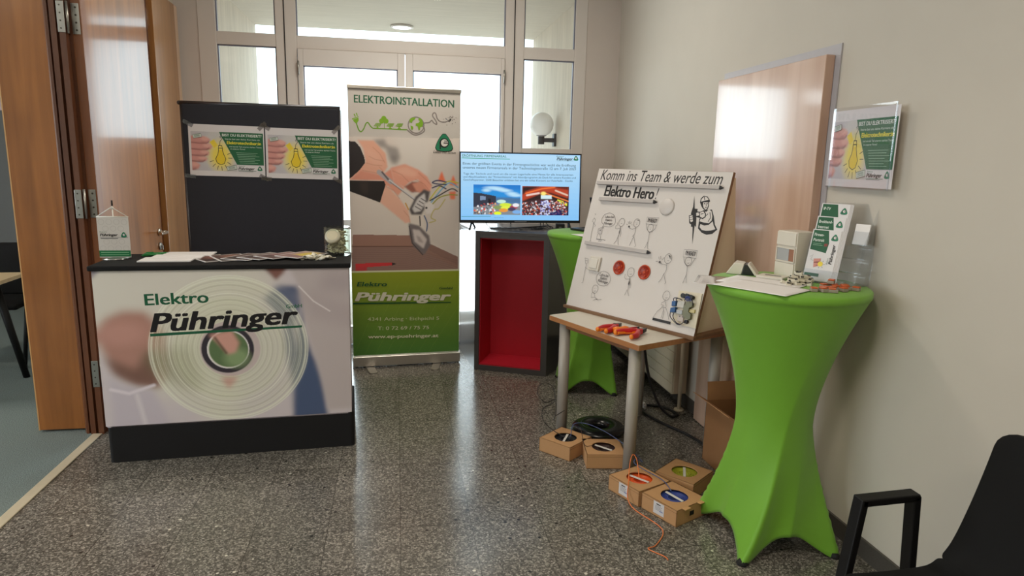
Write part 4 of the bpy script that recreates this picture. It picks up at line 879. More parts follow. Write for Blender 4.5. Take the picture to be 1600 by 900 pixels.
# laptop on the rear table
LP = thing('laptop', 'open black laptop on the rear green table', 'laptop', (1.37, 4.41, 1.101), math.radians(-62))
MB().box((-.165, -.115, .002), (.165, .115, .016), bev=.004).build('keyboard_base', M('laptop_black', (24, 24, 30), .35), LP)
kb = MB()
for r_ in range(5):
    for c_ in range(13): kb.box((-.145 + .0225 * c_, -.02 + .021 * r_, .0155), (-.126 + .0225 * c_, -.003 + .021 * r_, .0178))
kb.build('keys', M('key_black', (14, 14, 16), .5), LP)
SM = T(0, .115, .016, math.radians(14)); MB().box((-.165, -.003, 0), (.165, .006, .215), SM, bev=.003).build('display', M('laptop_black', (24, 24, 30), .35), LP)
MB().box((-.155, -.0036, .012), (.155, -.003, .205), SM).build('display_glass', M('dark_display', (30, 32, 44), .15), LP)
tag(MB().box((-.10, -.07, 0), (.10, .07, .0012)).build('paper_sheet', WPAP, None, (1.24, 4.18, 1.1012), .3), 'white paper sheet lying before the laptop on the rear green table', 'paper')

# ------------------------------------------------------------------ desk with round legs
DZ = .705; e = Vector((.286, -.677)); DL = e.length; DF = frame((.85, 3.604, 0), (e.x, e.y, 0), (-e.y, e.x, 0)); DD = .72   # local x along the front edge, y to the wall
desk = thing('desk', 'small white topped desk with beech edge and round grey legs', 'desk', mat=DF)
EDGE = wood('beech_edge_band', (160, 104, 60), (192, 134, 86), .4, .2, axis=0)
MB().prism(rrect(0, 0, DL, DD, .006, 2), DZ - .028, DZ - .001, side_m=1).prism(rrect(.001, .001, DL - .001, DD - .001, .006, 2), DZ - .001, DZ).build('table_top', [M('desk_white_laminate', (206, 200, 188), .45, var=.02), EDGE], desk)
LEGM = M('light_grey_leg_paint', (170, 164, 156), .4, var=.02)
for x in (.075, DL - .085):
    for y in (.06, DD - .06):
        MB().cyl((x, y, .012), (x, y, DZ - .028), .031, seg=28).cyl((x, y, 0), (x, y, .013), .026, .029, seg=24).build('leg', LEGM, desk)
MB().box((.1, .045, DZ - .062), (DL - .1, .065, DZ - .0285)).build('apron', wood('apron_brown', (120, 78, 48), (146, 98, 62), .5, .1, axis=0), desk)
MB().box((.1, DD - .07, DZ - .062), (DL - .1, DD - .05, DZ - .0285)).build('apron', wood('apron_brown', (120, 78, 48), (146, 98, 62), .5, .1, axis=0), desk)

# ------------------------------------------------------------------ demonstration board standing on the desk
BZ = DZ + .0005; bx = Vector((.447, -.789)); BL_ = bx.length; bx.normalize(); by = Vector((-bx.y, bx.x)); BO = Vector((1.0, 3.80))
DBF = frame((BO.x, BO.y, BZ), (bx.x, bx.y, 0), (by.x, by.y, 0)); db = thing('demonstration_board', 'white sloping demonstration board with stick figures, sockets and slogan', 'board', mat=DBF)
MDF = wood('board_core_edge', (112, 82, 58), (140, 106, 76), .6, 0, axis=0); BWH = M('board_white', (212, 206, 202), .5, var=.015)
BWID, TILT, BD = .915, math.radians(16), .40
bh = .843
MB().box((-.012, -.014, 0), (BWID + .008, BD, .016)).box((-.012, -.0145, .001), (BWID + .0085, -.014, .016)).build('base_plate', MDF, db)
BF_ = T(0, 0, .016, -TILT)       # board plane: local x along the board, z up the board, -y towards the viewer
fnt = MB().box((0, 0, 0), (BWID, .019, bh), BF_)
tx = lambda z: z / math.cos(TILT)
top = Vector((0, bh * math.sin(TILT), .016 + bh * math.cos(TILT)))
def sidep(x0, x1): 
    yb = BD - .02
    return MB().prism([(.022, .0165), (yb, .0165), (top.y + .055, top.z - .03), (top.y + .004, top.z - .012)], x0, x1, Matrix(((0, 0, 1, 0), (1, 0, 0, 0), (0, 1, 0, 0), (0, 0, 0, 1))))
BEI = M('board_side_beige', (226, 214, 192), .55, var=.02)
for x0, x1 in ((.02, .036), (BWID - .045, BWID - .029)): sidep(x0, x1).build('side_panel', BEI, db)
a_ = Vector((top.y + .055, top.z - .03)); b2 = Vector((BD - .02, .0165)); MB().prism([(a_.x, a_.y), (b2.x, b2.y), (b2.x + .014, b2.y), (a_.x + .014, a_.y)], .02, BWID - .029, Matrix(((0, 0, 1, 0), (1, 0, 0, 0), (0, 1, 0, 0), (0, 0, 0, 1)))).build('rear_panel', BEI, db)
fbd = homog([(934, 264), (1151, 267), (1083, 526), (886, 473)], BWID, bh)
c3 = lambda x, y: fbd(880 + x * .18892, 250 + y * .18889); c4 = lambda x, y: fbd(880 + x * .18892, 390 + y * .18889); cz = lambda x, y: fbd(880 + x * .1125, 300 + y * .1125)
A = Art(); A.poly([(.001, .001), (BWID - .001, .001), (BWID - .001, bh - .001), (.001, bh - .001)], (214, 208, 204))
A.f2 = c3; A.text('Komm ins Team & werde zum', (296, 168), (1326, 200), .062, INK, .004, .22); A.text('Elektro Hero', (325, 300), (738, 328), .062, INK, .03, .06); A.text('!', (752, 327), (768, 328), .062, INK, .004, .25)
# worker with flash: solid black shapes with board-white inlays, as on a stencil
WB = (214, 208, 204)
A.poly([(1128, 500), (1165, 420), (1240, 412), (1256, 470), (1264, 540), (1284, 582), (1240, 618), (1190, 625), (1150, 608), (1118, 572)], INK)
A.poly([(1132, 512), (1150, 470), (1168, 425), (1190, 432), (1214, 412), (1236, 426), (1243, 470), (1236, 505), (1212, 528), (1170, 522)], WB)
A.poly([(1132, 560), (1140, 535), (1172, 548), (1210, 542), (1246, 512), (1252, 545), (1268, 578), (1225, 590), (1185, 592), (1150, 584)], WB)
A.line([(1222, 436), (1228, 480), (1205, 515)], .004, INK); A.line([(1172, 452), (1192, 462), (1206, 448)], .004, INK)
A.poly([(1090, 296), (1092, 405), (1118, 408), (1108, 450), (1100, 560), (1090, 548), (1068, 706), (1072, 560), (1058, 556), (1066, 460), (1058, 448), (1078, 390)], INK)
A.poly([(1042, 462), (1075, 452), (1078, 478), (1080, 520), (1062, 540), (1044, 528)], INK); A.poly([(1048, 468), (1072, 460), (1074, 472), (1050, 480)], WB); A.poly([(1048, 484), (1074, 476), (1075, 490), (1050, 498)], WB); A.poly([(1050, 503), (1075, 495), (1076, 512), (1058, 520)], WB)
A.poly([(1098, 436), (1112, 428), (1140, 432), (1172, 418), (1188, 446), (1186, 476), (1160, 494), (1134, 484), (1104, 476)], INK); A.poly([(1104, 442), (1124, 436), (1130, 462), (1106, 468)], WB); A.poly([(1134, 440), (1166, 428), (1180, 450), (1178, 470), (1158, 484), (1138, 474)], WB); A.line([(1142, 452), (1168, 446)], .004, INK)
A.poly([(1138, 352), (1146, 318), (1172, 296), (1204, 302), (1220, 328), (1226, 343), (1212, 352), (1214, 380), (1204, 408), (1186, 424), (1164, 408), (1150, 386)], INK)
A.poly([(1146, 346), (1154, 322), (1176, 303), (1200, 309), (1213, 330), (1180, 338)], WB); A.poly([(1166, 352), (1206, 350), (1208, 378), (1198, 404), (1186, 414), (1170, 400), (1164, 378)], WB)
A.line([(1176, 306), (1180, 334)], .004, INK); A.line([(1172, 362), (1184, 364)], .005, INK); A.line([(1193, 363), (1204, 362)], .005, INK); A.line([(1190, 366), (1192, 384), (1186, 386)], .003, INK); A.line([(1180, 397), (1196, 396)], .004, INK)
# cable duct strips are parts; doodles: first row
A.f2 = cz; w = .0017; D = (64, 60, 62)
def face(c, r, s=1):
    A.ring(c, r, w, D, 18, r * 1.15); x, y = c; A.line([(x - 6, y - 8), (x - 6, y - 4)], w, D); A.line([(x + 8, y - 8), (x + 8, y - 4)], w, D); A.line([(x - 8, y + 14), (x, y + 18), (x + 9, y + 13)], w, D)
def lines(*L_):
    for l in L_: A.line(l, w, D)
lines([(430, 310), (445, 318), (432, 330)], [(422, 370), (390, 415), (425, 440), (440, 395), (422, 370)], [(412, 440), (440, 475), (425, 492)], [(412, 440), (405, 500), (388, 560), (370, 680)], [(360, 682), (380, 684)])
A.poly([(478, 520), (520, 500), (530, 540), (524, 590), (482, 590), (470, 570)], (196, 190, 188)); lines([(478, 520), (520, 500), (530, 540), (524, 590), (482, 590), (470, 570), (478, 520)], [(468, 592), (455, 655), (520, 668), (540, 668), (575, 680)], [(500, 590), (512, 650), (480, 695), (520, 690)], [(448, 662), (530, 676)]); A.disc((505, 540), .004, D, 8)
bub = [(640, 302), (690, 330), (710, 380), (708, 440), (670, 480), (620, 494), (570, 486), (535, 500), (548, 462), (525, 430), (528, 380), (560, 330), (600, 308)]
A.line([(p.x, p.y) for p in spline([(*p, 0) for p in bub], 5, True)], w, D, True); A.ring((540, 505), .005, w, D, 8)
A.text('Lehre bei', (570, 368), (690, 372), .013, D, .01); A.text('Elektro', (575, 412), (665, 416), .013, D, .01); A.text('Pühringer', (555, 456), (672, 466), .013, D, .01)
face((800, 432), .021)
lines([(788, 482), (770, 560), (750, 650), (752, 735), (762, 738)], [(757, 610), (725, 690), (690, 728)], [(788, 505), (745, 520), (715, 515), (720, 480), (742, 470), (742, 432)], [(788, 505), (792, 580), (780, 630)]); A.poly([(784, 520), (766, 560), (760, 605), (772, 580)], D)
face((1012, 440), .021); A.poly([(1005, 398), (1035, 398), (1048, 412), (1030, 406)], D)
lines([(1000, 490), (990, 570), (972, 625), (985, 700), (995, 765), (978, 768)], [(972, 625), (935, 700), (908, 755)], [(995, 510), (950, 528), (915, 515), (900, 490)], [(972, 600), (950, 632)], [(905, 455), (893, 420)], [(915, 450), (915, 410)], [(928, 452), (940, 425)], [(885, 462), (870, 455)], [(938, 470), (952, 462)]); A.disc((905, 490), .006, D, 8)
def sign(p, txt, ta, tb): A.line(p, w, D, True); A.text(txt, ta, tb, .022, D, .015)
sign([(1160, 358), (1325, 368), (1300, 470), (1142, 452)], "I'M READY", (1162, 428), (1292, 438)); face((1205, 510), .019)
lines([(1150, 455), (1150, 520), (1185, 568), (1225, 562), (1275, 520), (1290, 468)], [(1192, 568), (1178, 650), (1165, 720), (1165, 795), (1175, 797)], [(1170, 700), (1130, 780), (1118, 790)])
# second row
A.f2 = c4
A.line([(735, 568), (884, 607)], .014, INK)
lines([(180, 70), (205, 75), (205, 110), (185, 118), (180, 70)], [(185, 90), (202, 95)], [(195, 118), (185, 145), (200, 160)], [(185, 145), (175, 210), (165, 268), (155, 268)])
A.line([(p.x, p.y) for p in spline([(*p, 0) for p in [(335, 180), (370, 195), (386, 225), (384, 265), (350, 296), (300, 290), (275, 255), (278, 215), (305, 188)]], 5, True)], w, D, True)
A.text('Lehre bei', (302, 214), (370, 228), .015, D, .01); A.text('Elektro', (305, 242), (358, 252), .015, D, .01); A.text('Pühringer', (288, 262), (366, 282), .015, D, .01)
face((265, 322), .022); lines([(260, 350), (262, 385), (235, 390), (238, 355), (255, 345)], [(262, 385), (285, 408), (318, 406)], [(250, 412), (285, 400)])
face((556, 190), .023); lines([(548, 228), (540, 290), (530, 345), (540, 382)], [(528, 330), (505, 375)], [(548, 240), (556, 290), (550, 320)], [(545, 245), (515, 245), (503, 230), (512, 205)]); A.poly([(545, 250), (534, 285), (538, 300), (548, 275)], D)
face((868, 82), .023); lines([(858, 122), (852, 175), (832, 210), (845, 280), (838, 290)], [(832, 205), (808, 250), (785, 275)], [(856, 135), (820, 128), (795, 112)], [(795, 92), (790, 65)], [(808, 88), (806, 60)], [(818, 92), (835, 72)], [(785, 102), (765, 104)]); A.disc((797, 110), .007, D, 8); A.poly([(870, 52), (888, 58), (886, 90), (880, 70)], D)
sign([(1005, 5), (1118, 18), (1105, 82), (995, 68)], "I'M READY", (1012, 52), (1098, 62)); face((1038, 105), .02); lines([(1000, 72), (1005, 115), (1032, 145), (1060, 138), (1098, 80)], [(1032, 145), (1020, 220), (1020, 285)], [(1022, 215), (990, 285)])
face((853, 385), .022); lines([(843, 412), (842, 430), (815, 440), (808, 455), (835, 470), (812, 475), (845, 482), (852, 470), (842, 430)], [(825, 480), (830, 520), (822, 570)], [(815, 480), (775, 510), (745, 555)], [(848, 480), (865, 530), (872, 580)], [(828, 500), (808, 565)])
A.build('front_panel', printed('printed_board', .5), db, BF_ @ frame((0, 0, 0), (1, 0, 0), (0, 0, 1)), MB().box((0, 0, -.019), (BWID, bh, -.0004)), [MDF])
# parts screwed to the board
FP = BF_ @ frame((0, -.0016, 0), (1, 0, 0), (0, 0, 1))     # u right, v up, w towards the viewer
DUCT = M('duct_grey_white', (186, 180, 178), .4, var=.02)
for a, b_ in ((c3(280, 197), c3(1320, 228)), (c3(300, 330), c3(752, 352)), (c3(187, 688), c3(698, 770))):
    a = Vector(a); b_ = Vector(b_); d_ = (b_ - a); l = d_.length; m_ = FP @ T(a.x, a.y, 0, 0, 0, math.atan2(d_.y, d_.x))
    dct = MB().box((0, -.010, 0), (l, .010, .016), m_, bev=.0015).build('cable_duct', DUCT, db)
    MB().prism([(l, -.010), (l + .02, 0), (l, .010)], 0, .015, m_).build('duct_tip', M('tip_black', (24, 24, 26), .5), dct)
cu, cv = c3(856, 392); MB().lathe([(0, .008), (.040, .008), (.046, .004), (.047, 0)], 36, FP @ T(cu, cv, 0), caps=False).build('blank_cover', M('cover_white', (208, 202, 199), .4, var=.01), db)
cu, cv = c4(262, 118); s_ = MB().box((-.042, -.042, 0), (.042, .042, .012), FP @ T(cu, cv, 0), bev=.003).build('light_switch', M('switch_cream', (214, 208, 198), .35, var=.01), db)
MB().box((-.028, -.028, .0115), (.028, .028, .0165), FP @ T(cu, cv, 0), bev=.002).build('rocker', M('rocker_cream', (220, 215, 206), .3, var=.01), s_)
ORG = M('orange_box_plastic', (186, 66, 24), .35, var=.08); ORD = M('orange_box_inside', (150, 38, 16), .4, var=.1)
for x, y in ((457, 150), (665, 190)):
    cu, cv = c4(x, y); s_ = MB().lathe([(.040, 0), (.041, .004), (.037, .005), (.034, .0035)], 36, FP @ T(cu, cv, 0), caps=False).build('socket_box', ORG, db)
    ins = MB().lathe([(.0345, .003), (.033, .0012), (0, .001)], 36, FP @ T(cu, cv, 0), caps=False)
    ins.build('box_bottom', ORD, s_)
    k = MB()
    for a in range(4): k.box((-.004, .018, .001), (.004, .026, .0035), FP @ T(cu, cv, 0, 0, 0, a * PI / 2 + .5))
    k.cyl(FP @ Vector((cu, cv, .001)), FP @ Vector((cu, cv, .0032)), .01, .008).build('screw_posts', ORG, s_)
# wiring module at the corner of the board
g4 = lambda x, y: fbd(1030 + x * .08889, 450 + y * .08889)
P4 = [g4(355, 55), g4(765, 120), g4(640, 720), g4(205, 610)]
mo = MB().prism(P4, 0, .006, FP).build('mounting_plate', M('cream_plate', (220, 210, 188), .45, var=.08), db)
pc = lambda x, y, z=.006: FP @ Vector((*g4(x, y), z))
for x, y in ((462, 158), (532, 165), (605, 190)): MB().cyl(pc(x, y), pc(x, y, .03), .011, .012, seg=14).build('black_knob', M('knob_black', (18, 18, 20), .4), mo)
def blk(name, pts, z0, z1, mat): return MB().prism([g4(*p) for p in pts], z0, z1, FP, bev=.0012).build(name, mat, mo)
blk('blue_relay', [(262, 250), (330, 245), (325, 330), (255, 335)], .006, .026, M('relay_blue', (34, 84, 140), .4)); blk('blue_relay', [(242, 365), (325, 350), (315, 440), (228, 438)], .006, .028, M('relay_blue', (34, 84, 140), .4))
blk('terminal_block', [(355, 240), (480, 255), (450, 370), (335, 350)], .006, .02, M('terminal_white', (196, 194, 188), .45, var=.2, scale=120)); blk('terminal_block', [(335, 395), (440, 410), (430, 480), (330, 460)], .006, .022, M('terminal_grey', (176, 178, 182), .4))
blk('control_unit', [(520, 255), (625, 285), (620, 350), (560, 370), (545, 440), (590, 480), (580, 560), (540, 575), (470, 545), (440, 480), (470, 330), (505, 320)], .006, .024, M('unit_olive_grey', (120, 122, 100), .45)); blk('socket_insert', [(345, 480), (445, 500), (430, 610), (330, 580)], .006, .014, M('insert_pinkish', (196, 184, 178), .45)); blk('yellow_terminal', [(510, 380), (650, 400), (640, 460), (520, 440)], .006, .016, M('terminal_yellow', (206, 192, 140), .45, var=.15))
for x, y in ((378, 508), (428, 520)): MB().cyl(pc(x, y, .0135), pc(x, y, .0146), .003, seg=10).build('contact_hole', M('knob_black', (18, 18, 20), .4), mo)
wr = MB(); 
for pts in ([(285, 240), (300, 205), (350, 195), (410, 215), (440, 240)], [(350, 260), (345, 215), (380, 200)], [(480, 245), (510, 215), (540, 185)], [(225, 440), (240, 520), (330, 625), (400, 660), (470, 620), (495, 600)], [(285, 450), (285, 520), (345, 620), (400, 650)], [(610, 200), (635, 260), (630, 330)]): MB().tube(spline([pc(x, y, .028 if i not in (0, len(pts) - 1) else .02) for i, (x, y) in enumerate(pts)], 6), .0022, 6).build('dark_wire', M('wire_dark', (30, 28, 52), .4), mo)
wr = MB()
for x in (520, 545, 570, 595): MB().tube(spline([pc(540 + (x - 540) * .6, 175, .03), pc(x, 215, .03), pc(x + 8, 255, .022)], 6), .002, 6).build('blue_wire', M('wire_blue', (52, 72, 150), .4), mo)
MB().cyl(pc(495, 605, .006), pc(495, 605, .022), .010, seg=14).build('black_cap', M('knob_black', (18, 18, 20), .4), mo)

# ------------------------------------------------------------------ tools on the desk
RED = M('tool_red_plastic', (190, 26, 32), .35, var=.05); ORA = M('tool_orange_plastic', (238, 130, 30), .35, var=.05); JAW = M('tool_black_steel', (28, 28, 32), .35, metal=.5)
def pliers(lab, loc, rz, spread):
    t = thing('pliers', lab, 'pliers', (*loc, DZ + .0005), rz, 'insulated pliers on the desk'); t.scale = (1.0, 1.3, 1.45)
    for s_ in (1, -1):
        pts = spline([(.0, .004 * s_, .012), (-.03, .010 * s_ + spread * .25 * s_, .012), (-.07, .012 * s_ + spread * .8 * s_, .012), (-.115, .010 * s_ + spread * s_, .012)], 6)
        n_ = len(pts); h = MB().tube(pts, [.0085 + .003 * math.sin(PI * min(1, i / n_ * 1.1)) for i in range(n_)], 10, 0).tube([p + Vector((0, -.0058 * s_, -.002)) for p in pts[3:-1]], .0062, 10, 1).sphere(pts[-1], .0088, 10, 1)
        h.build('handle', [RED, ORA], t)
    MB().box((-.012, -.014, .002), (.018, .014, .022), bev=.004).cyl((.003, 0, .001), (.003, 0, .0235), .007, m=1).build('joint', [RED, JAW], t)
    MB().prism([(.016, -.012), (.016, .012), (.03, .011), (.064, .003), (.064, -.003), (.03, -.011)], .005, .019, bev=.002).build('jaws', JAW, t)
    return t
pliers('insulated red and orange pliers further from the desk corner', (1.115, 3.235), math.radians(38), .010)
pliers('insulated red and orange pliers with spread handles at the desk corner', (1.205, 3.125), math.radians(30), .030)
t = thing('screwdriver', 'red and orange screwdriver lying between the two pliers', 'screwdriver', (1.13, 3.165, DZ + .0195), math.radians(20)); t.scale = (1., 1.45, 1.45)
MB().lathe([(0, -.05), (.011, -.048), (.0125, -.03), (.010, -.01), (.0125, .02), (.009, .04), (.005, .045)], 14, frame((0, 0, 0), (0, 1, 0), (0, 0, 1))).build('grip', ORA, t)
MB().cyl((.044, 0, 0), (.10, 0, 0), .0038).build('shaft', RED, t); MB().cyl((.10, 0, 0), (.118, 0, 0), .0028, .002).build('blade', JAW, t)

# ------------------------------------------------------------------ cable dispenser boxes on the floor
CARD = M('brown_cardboard', (188, 144, 100), .85, var=.05, scale=25); CARDD = M('cardboard_inside', (126, 88, 56), .9)
def cable_box(lab, c, rz, wire, w=.205, d=.205, h=.077, label=True, bar=.6, flaps=()):
    t = thing('cable_box', lab, 'box', (*c, 0), rz, 'cardboard cable boxes on the floor'); th = .003; r = .062; n = 48
    mb = MB(); outer = []
    for i in range(n):
        a = 2 * PI * i / n; ca, sa = math.cos(a), math.sin(a); k = min(w / 2 / abs(ca) if abs(ca) > 1e-6 else 9, d / 2 / abs(sa) if abs(sa) > 1e-6 else 9); outer.append((ca * k, sa * k))
    cs = [(w / 2, d / 2), (-w / 2, d / 2), (-w / 2, -d / 2), (w / 2, -d / 2)]
    for k in range(4):                                                  # snap the nearest ring vertex to each corner
        i = min(range(n), key=lambda q_: (outer[q_][0] - cs[k][0]) ** 2 + (outer[q_][1] - cs[k][1]) ** 2); outer[i] = cs[k]
    inner = [(r * math.cos(2 * PI * i / n), r * math.sin(2 * PI * i / n)) for i in range(n)]
    vs = [(*p, h) for p in outer] + [(*p, h) for p in inner] + [(*p, h - .004) for p in inner]
    fs = [[i, (i + 1) % n, n + (i + 1) % n, n + i] for i in range(n)] + [[n + i, n + (i + 1) % n, 2 * n + (i + 1) % n, 2 * n + i] for i in range(n)]
    mb.add(vs, fs); mb.box((-w / 2, -d / 2, .0), (w / 2, -d / 2 + th, h)).box((-w / 2, d / 2 - th, 0), (w / 2, d / 2, h)).box((-w / 2, -d / 2, 0), (-w / 2 + th, d / 2, h)).box((w / 2 - th, -d / 2, 0), (w / 2, d / 2, h)).box((-w / 2, -d / 2, 0), (w / 2, d / 2, th), m=1)
    mb.box((w / 2 - .0005, -.014, .028), (w / 2 + .0006, .014, .05), m=2)
    mb.box((-w / 2 - .0006, -d / 2 + .004, h - .0125), (w / 2 + .0006, -d / 2 - .0006, h - .0115), m=1)
    mb.build('carton', [CARD, CARDD, M('dark_hole', (20, 17, 15), .9)], t)
    wm = M('wire_' + wire[0], wire[1], .4, var=.2, scale=60); ws = MB()
    for k in range(9): ws.tube(arc3(.030 + .0075 * k, h - .014 - .0008 * k), .0042, 6, closed=True)
    ws.lathe([(.024, .004), (.024, h - .016), (.094, h - .024), (.094, .004)], 40, caps=False).build('wire_coil', wm, t)
    MB().box((-.052, -.006, h - .007), (.052, .006, h - .004), T(0, 0, 0, 0, 0, bar)).build('spindle_bar', M('white_bar', (222, 218, 212), .4), t)
    if label:
        A = Art(); A.poly([(0, 0), (.062, 0), (.062, .058), (0, .058)], (214, 212, 214))
        A.line([(.016, .047), (.042, .047)], .005, INK)
        for k in range(4): A.line([(.01, .038 - .006 * k), (.05 - .004 * (k % 2), .038 - .006 * k)], .0016, (90, 90, 96))
        A.poly([(.036, .016), (.056, .016), (.056, .022), (.036, .022)], (130, 140, 180))
        A.build('paper_label', PAPER, t, frame((-.03, -d / 2 - .0006, .014), (1, 0, 0), (0, 0, 1)))
    for fx in flaps: MB().box((fx - .018, -.02, 0), (fx + .018, .0, .004), frame((w / 2, fx, h + .0005), (0, 1, 0), (-1, 0, 0)) @ T(-fx, 0, 0), bev=.001).build('tuck_flap', M('cardboard_light', (196, 150, 102), .85), t)
    return t
def arc3(r, z, n=36): return [(r * math.cos(2 * PI * i / n), r * math.sin(2 * PI * i / n), z) for i in range(n)]
cable_box('cardboard cable box with black wire beside the round desk leg', (.902, 3.335), math.radians(40), ('black', (30, 30, 36)), label=False, bar=.4)
cable_box('cardboard cable box with dark brown wire before the black ring', (1.072, 3.187), math.radians(-8), ('brown', (54, 34, 32)), label=False, bar=-.7)
cable_box('cardboard cable box with bright orange wire', (1.137, 2.82), math.radians(-66), ('orange', (226, 88, 30)), bar=.25)
cable_box('cardboard cable box with blue wire, nearest the camera', (1.235, 2.633), math.radians(-64), ('blue', (28, 52, 120)), bar=-.05, flaps=(-.05, .05))
cable_box('cardboard cable box with green yellow wire against the tall carton', (1.385, 2.86), math.radians(38), ('greenyellow', (166, 170, 50)), label=False, bar=.5)
o = thing('ring_cushion', 'glossy black ring-shaped object lying flat behind the cable boxes', 'ring', (1.155, 3.545, 0))
pr = [(.102 + .054 * math.cos(a), .0305 + .030 * math.sin(a)) for a in [2 * PI * i / 20 for i in range(21)]]
MB().lathe(pr, 48, I4, 0, caps=False).lathe([(0, .012), (.075, .012)], 32, caps=False).build('ring_body', M('glossy_black_rubber', (20, 21, 24), .25, var=.1), o)
MB().lathe([(.100, .0602), (.102, .0614), (.104, .0602)], 48, caps=False).build('seam', M('seam_grey', (52, 54, 60), .4), o)
# loose wires from the boxes
def wire(lab, pts, r, mat, name='wire', grp=None): return tag(MB().tube(spline(pts, 10), r, 6).build(name, mat), lab, 'wire', grp)
wire('thin black wire curling up from box beside the round desk leg', [(.90, 3.34, .072), (.84, 3.39, .1), (.79, 3.42, .15), (.80, 3.46, .20), (.86, 3.50, .21), (.86, 3.46, .25), (.80, 3.42, .25), (.76, 3.45, .30), (.80, 3.50, .335), (.86, 3.50, .31), (.868, 3.44, .22), (.84, 3.36, .17), (.86, 3.42, .165), (.93, 3.49, .17)], .0023, M('thin_black_wire', (26, 24, 26), .4))
wire('thin blue grey wire arching from the rear boxes to the blue box', [(.935, 3.35, .075), (.96, 3.39, .125), (1.03, 3.38, .13), (1.11, 3.28, .12), (1.19, 3.14, .09), (1.215, 3.05, .075), (1.205, 2.96, .088), (1.165, 2.95, .11), (1.15, 2.93, .10), (1.18, 2.89, .086), (1.23, 2.76, .088), (1.24, 2.68, .074)], .0022, M('thin_blue_wire', (70, 84, 128), .4))
wire('thin dark wire lying across the brown wire box', [(1.05, 3.19, .074), (1.01, 3.19, .084), (.975, 3.21, .082), (.99, 3.34, .11), (1.02, 3.46, .075)], .0015, M('thin_brown_wire', (70, 44, 36), .4))
wire('orange wire looping out of its box onto the tiles', [(1.14, 2.83, .07), (1.15, 2.90, .13), (1.135, 2.92, .15), (1.10, 2.86, .13), (1.06, 2.76, .085), (1.045, 2.72, .03), (1.06, 2.66, .004), (1.115, 2.52, .004), (1.11, 2.45, .004), (1.045, 2.37, .004), (1.005, 2.35, .004), (1.05, 2.29, .004), (1.055, 2.265, .004)], .0023, M('orange_wire_skin', (226, 124, 66), .45))

# ------------------------------------------------------------------ radiator, mains cable and carton along the wall
RADM = M('radiator_enamel', (214, 206, 186), .4, var=.02)
rad = thing('radiator', 'cream ribbed radiator low on the wall behind the desk', 'radiator', (XW, 0, 0))
y0, y1 = 3.87, 5.35
rb_ = MB()
for k in range(9): rb_.box((-.122, y0, .10 + .0705 * k), (-.112, y1, .10 + .0705 * k + .0665), bev=.003)
rb_.box((-.114, y0 + .002, .10), (-.105, y1 - .002, .73)).build('ribbed_front', RADM, rad)
MB().box((-.105, y0 - .001, .10), (-.02, y0 + .012, .735), bev=.003).box((-.105, y1 - .012, .10), (-.02, y1, .735), bev=.003).box((-.12, y0, .735), (-.02, y1, .745), bev=.003).build('casing', M('radiator_side', (190, 170, 146), .5), rad)
MB().cyl((-.075, y0 - .03, .0), (-.075, y0 - .03, .012), .034, .03).cyl((-.075, y0 - .03, .01), (-.075, y0 - .03, .66), .0125).cyl((-.075, y0 - .03, .65), (-.075, y0 + .01, .65), .0125).build('pipe', M('pipe_cream', (206, 192, 168), .45), rad)
for y in (4.2, 5.0): MB().box((-.03, y, .2), (-.0005, y + .05, .6)).build('bracket', RADM, rad)
ex = MB().tube(spline([(1.44, 3.68, .676), (1.475, 3.70, .46), (1.52, 3.71, .27), (1.59, 3.70, .10), (1.67, 3.70, .02), (1.72, 3.73, .010), (1.74, 3.76, .009), (1.70, 3.88, .009), (1.62, 3.93, .009), (1.565, 3.90, .012), (1.54, 3.80, .009), (1.58, 3.64, .009), (1.66, 3.46, .009), (1.70, 3.30, .009), (1.72, 3.17, .009)], 10), .0085, 10)
tag(ex.build('mains_cable', CAB), 'thick black mains cable snaking from the desk across the floor', 'cable')
pg = thing('power_plug', 'grey white plug on the black cable by the desk leg', 'plug', (1.558, 3.885, .004), -.4)
MB().lathe([(.024, 0), (.026, .004), (.026, .026), (.022, .03), (0, .03)], 20, caps=False).build('plug_body', M('plug_grey', (186, 188, 190), .35), pg); MB().cyl((.0, 0, .029), (.0, 0, .042), .018, .014).build('plug_cap', M('plug_light', (214, 214, 214), .35), pg)
cb_ = thing('carton', 'tall open brown carton between the wall and the front green table', 'box', (1.735, 2.96, 0), .03)
hx, hy, hh, th = .11, .19, .33, .004
MB().box((-hx, -hy, 0), (hx, hy, th)).box((-hx, -hy, 0), (-hx + th, hy, hh)).box((hx - th, -hy, 0), (hx, hy, hh)).box((-hx, -hy, 0), (hx, -hy + th, hh)).box((-hx, hy - th, 0), (hx, hy, hh)).build('carton_body', M('carton_brown', (150, 108, 70), .85, var=.06), cb_)
for lo, hi, m_ in (((-.10, -hy + .005, 0), (0, hy - .005, .003), T(-hx, 0, hh, 0, .55)), ((-hx + .004, 0, 0), (hx - .004, .10, .003), T(0, hy, hh, 1.45)), ((-hx + .004, -.10, 0), (hx - .004, 0, .003), T(0, -hy, hh, .7)), ((-.0, -hy + .005, 0), (.09, hy - .005, .003), T(hx - .004, 0, hh, 0, -1.5))):
    MB().box(lo, hi, m_).build('flap', M('carton_flap', (164, 122, 82), .85, var=.05), cb_)

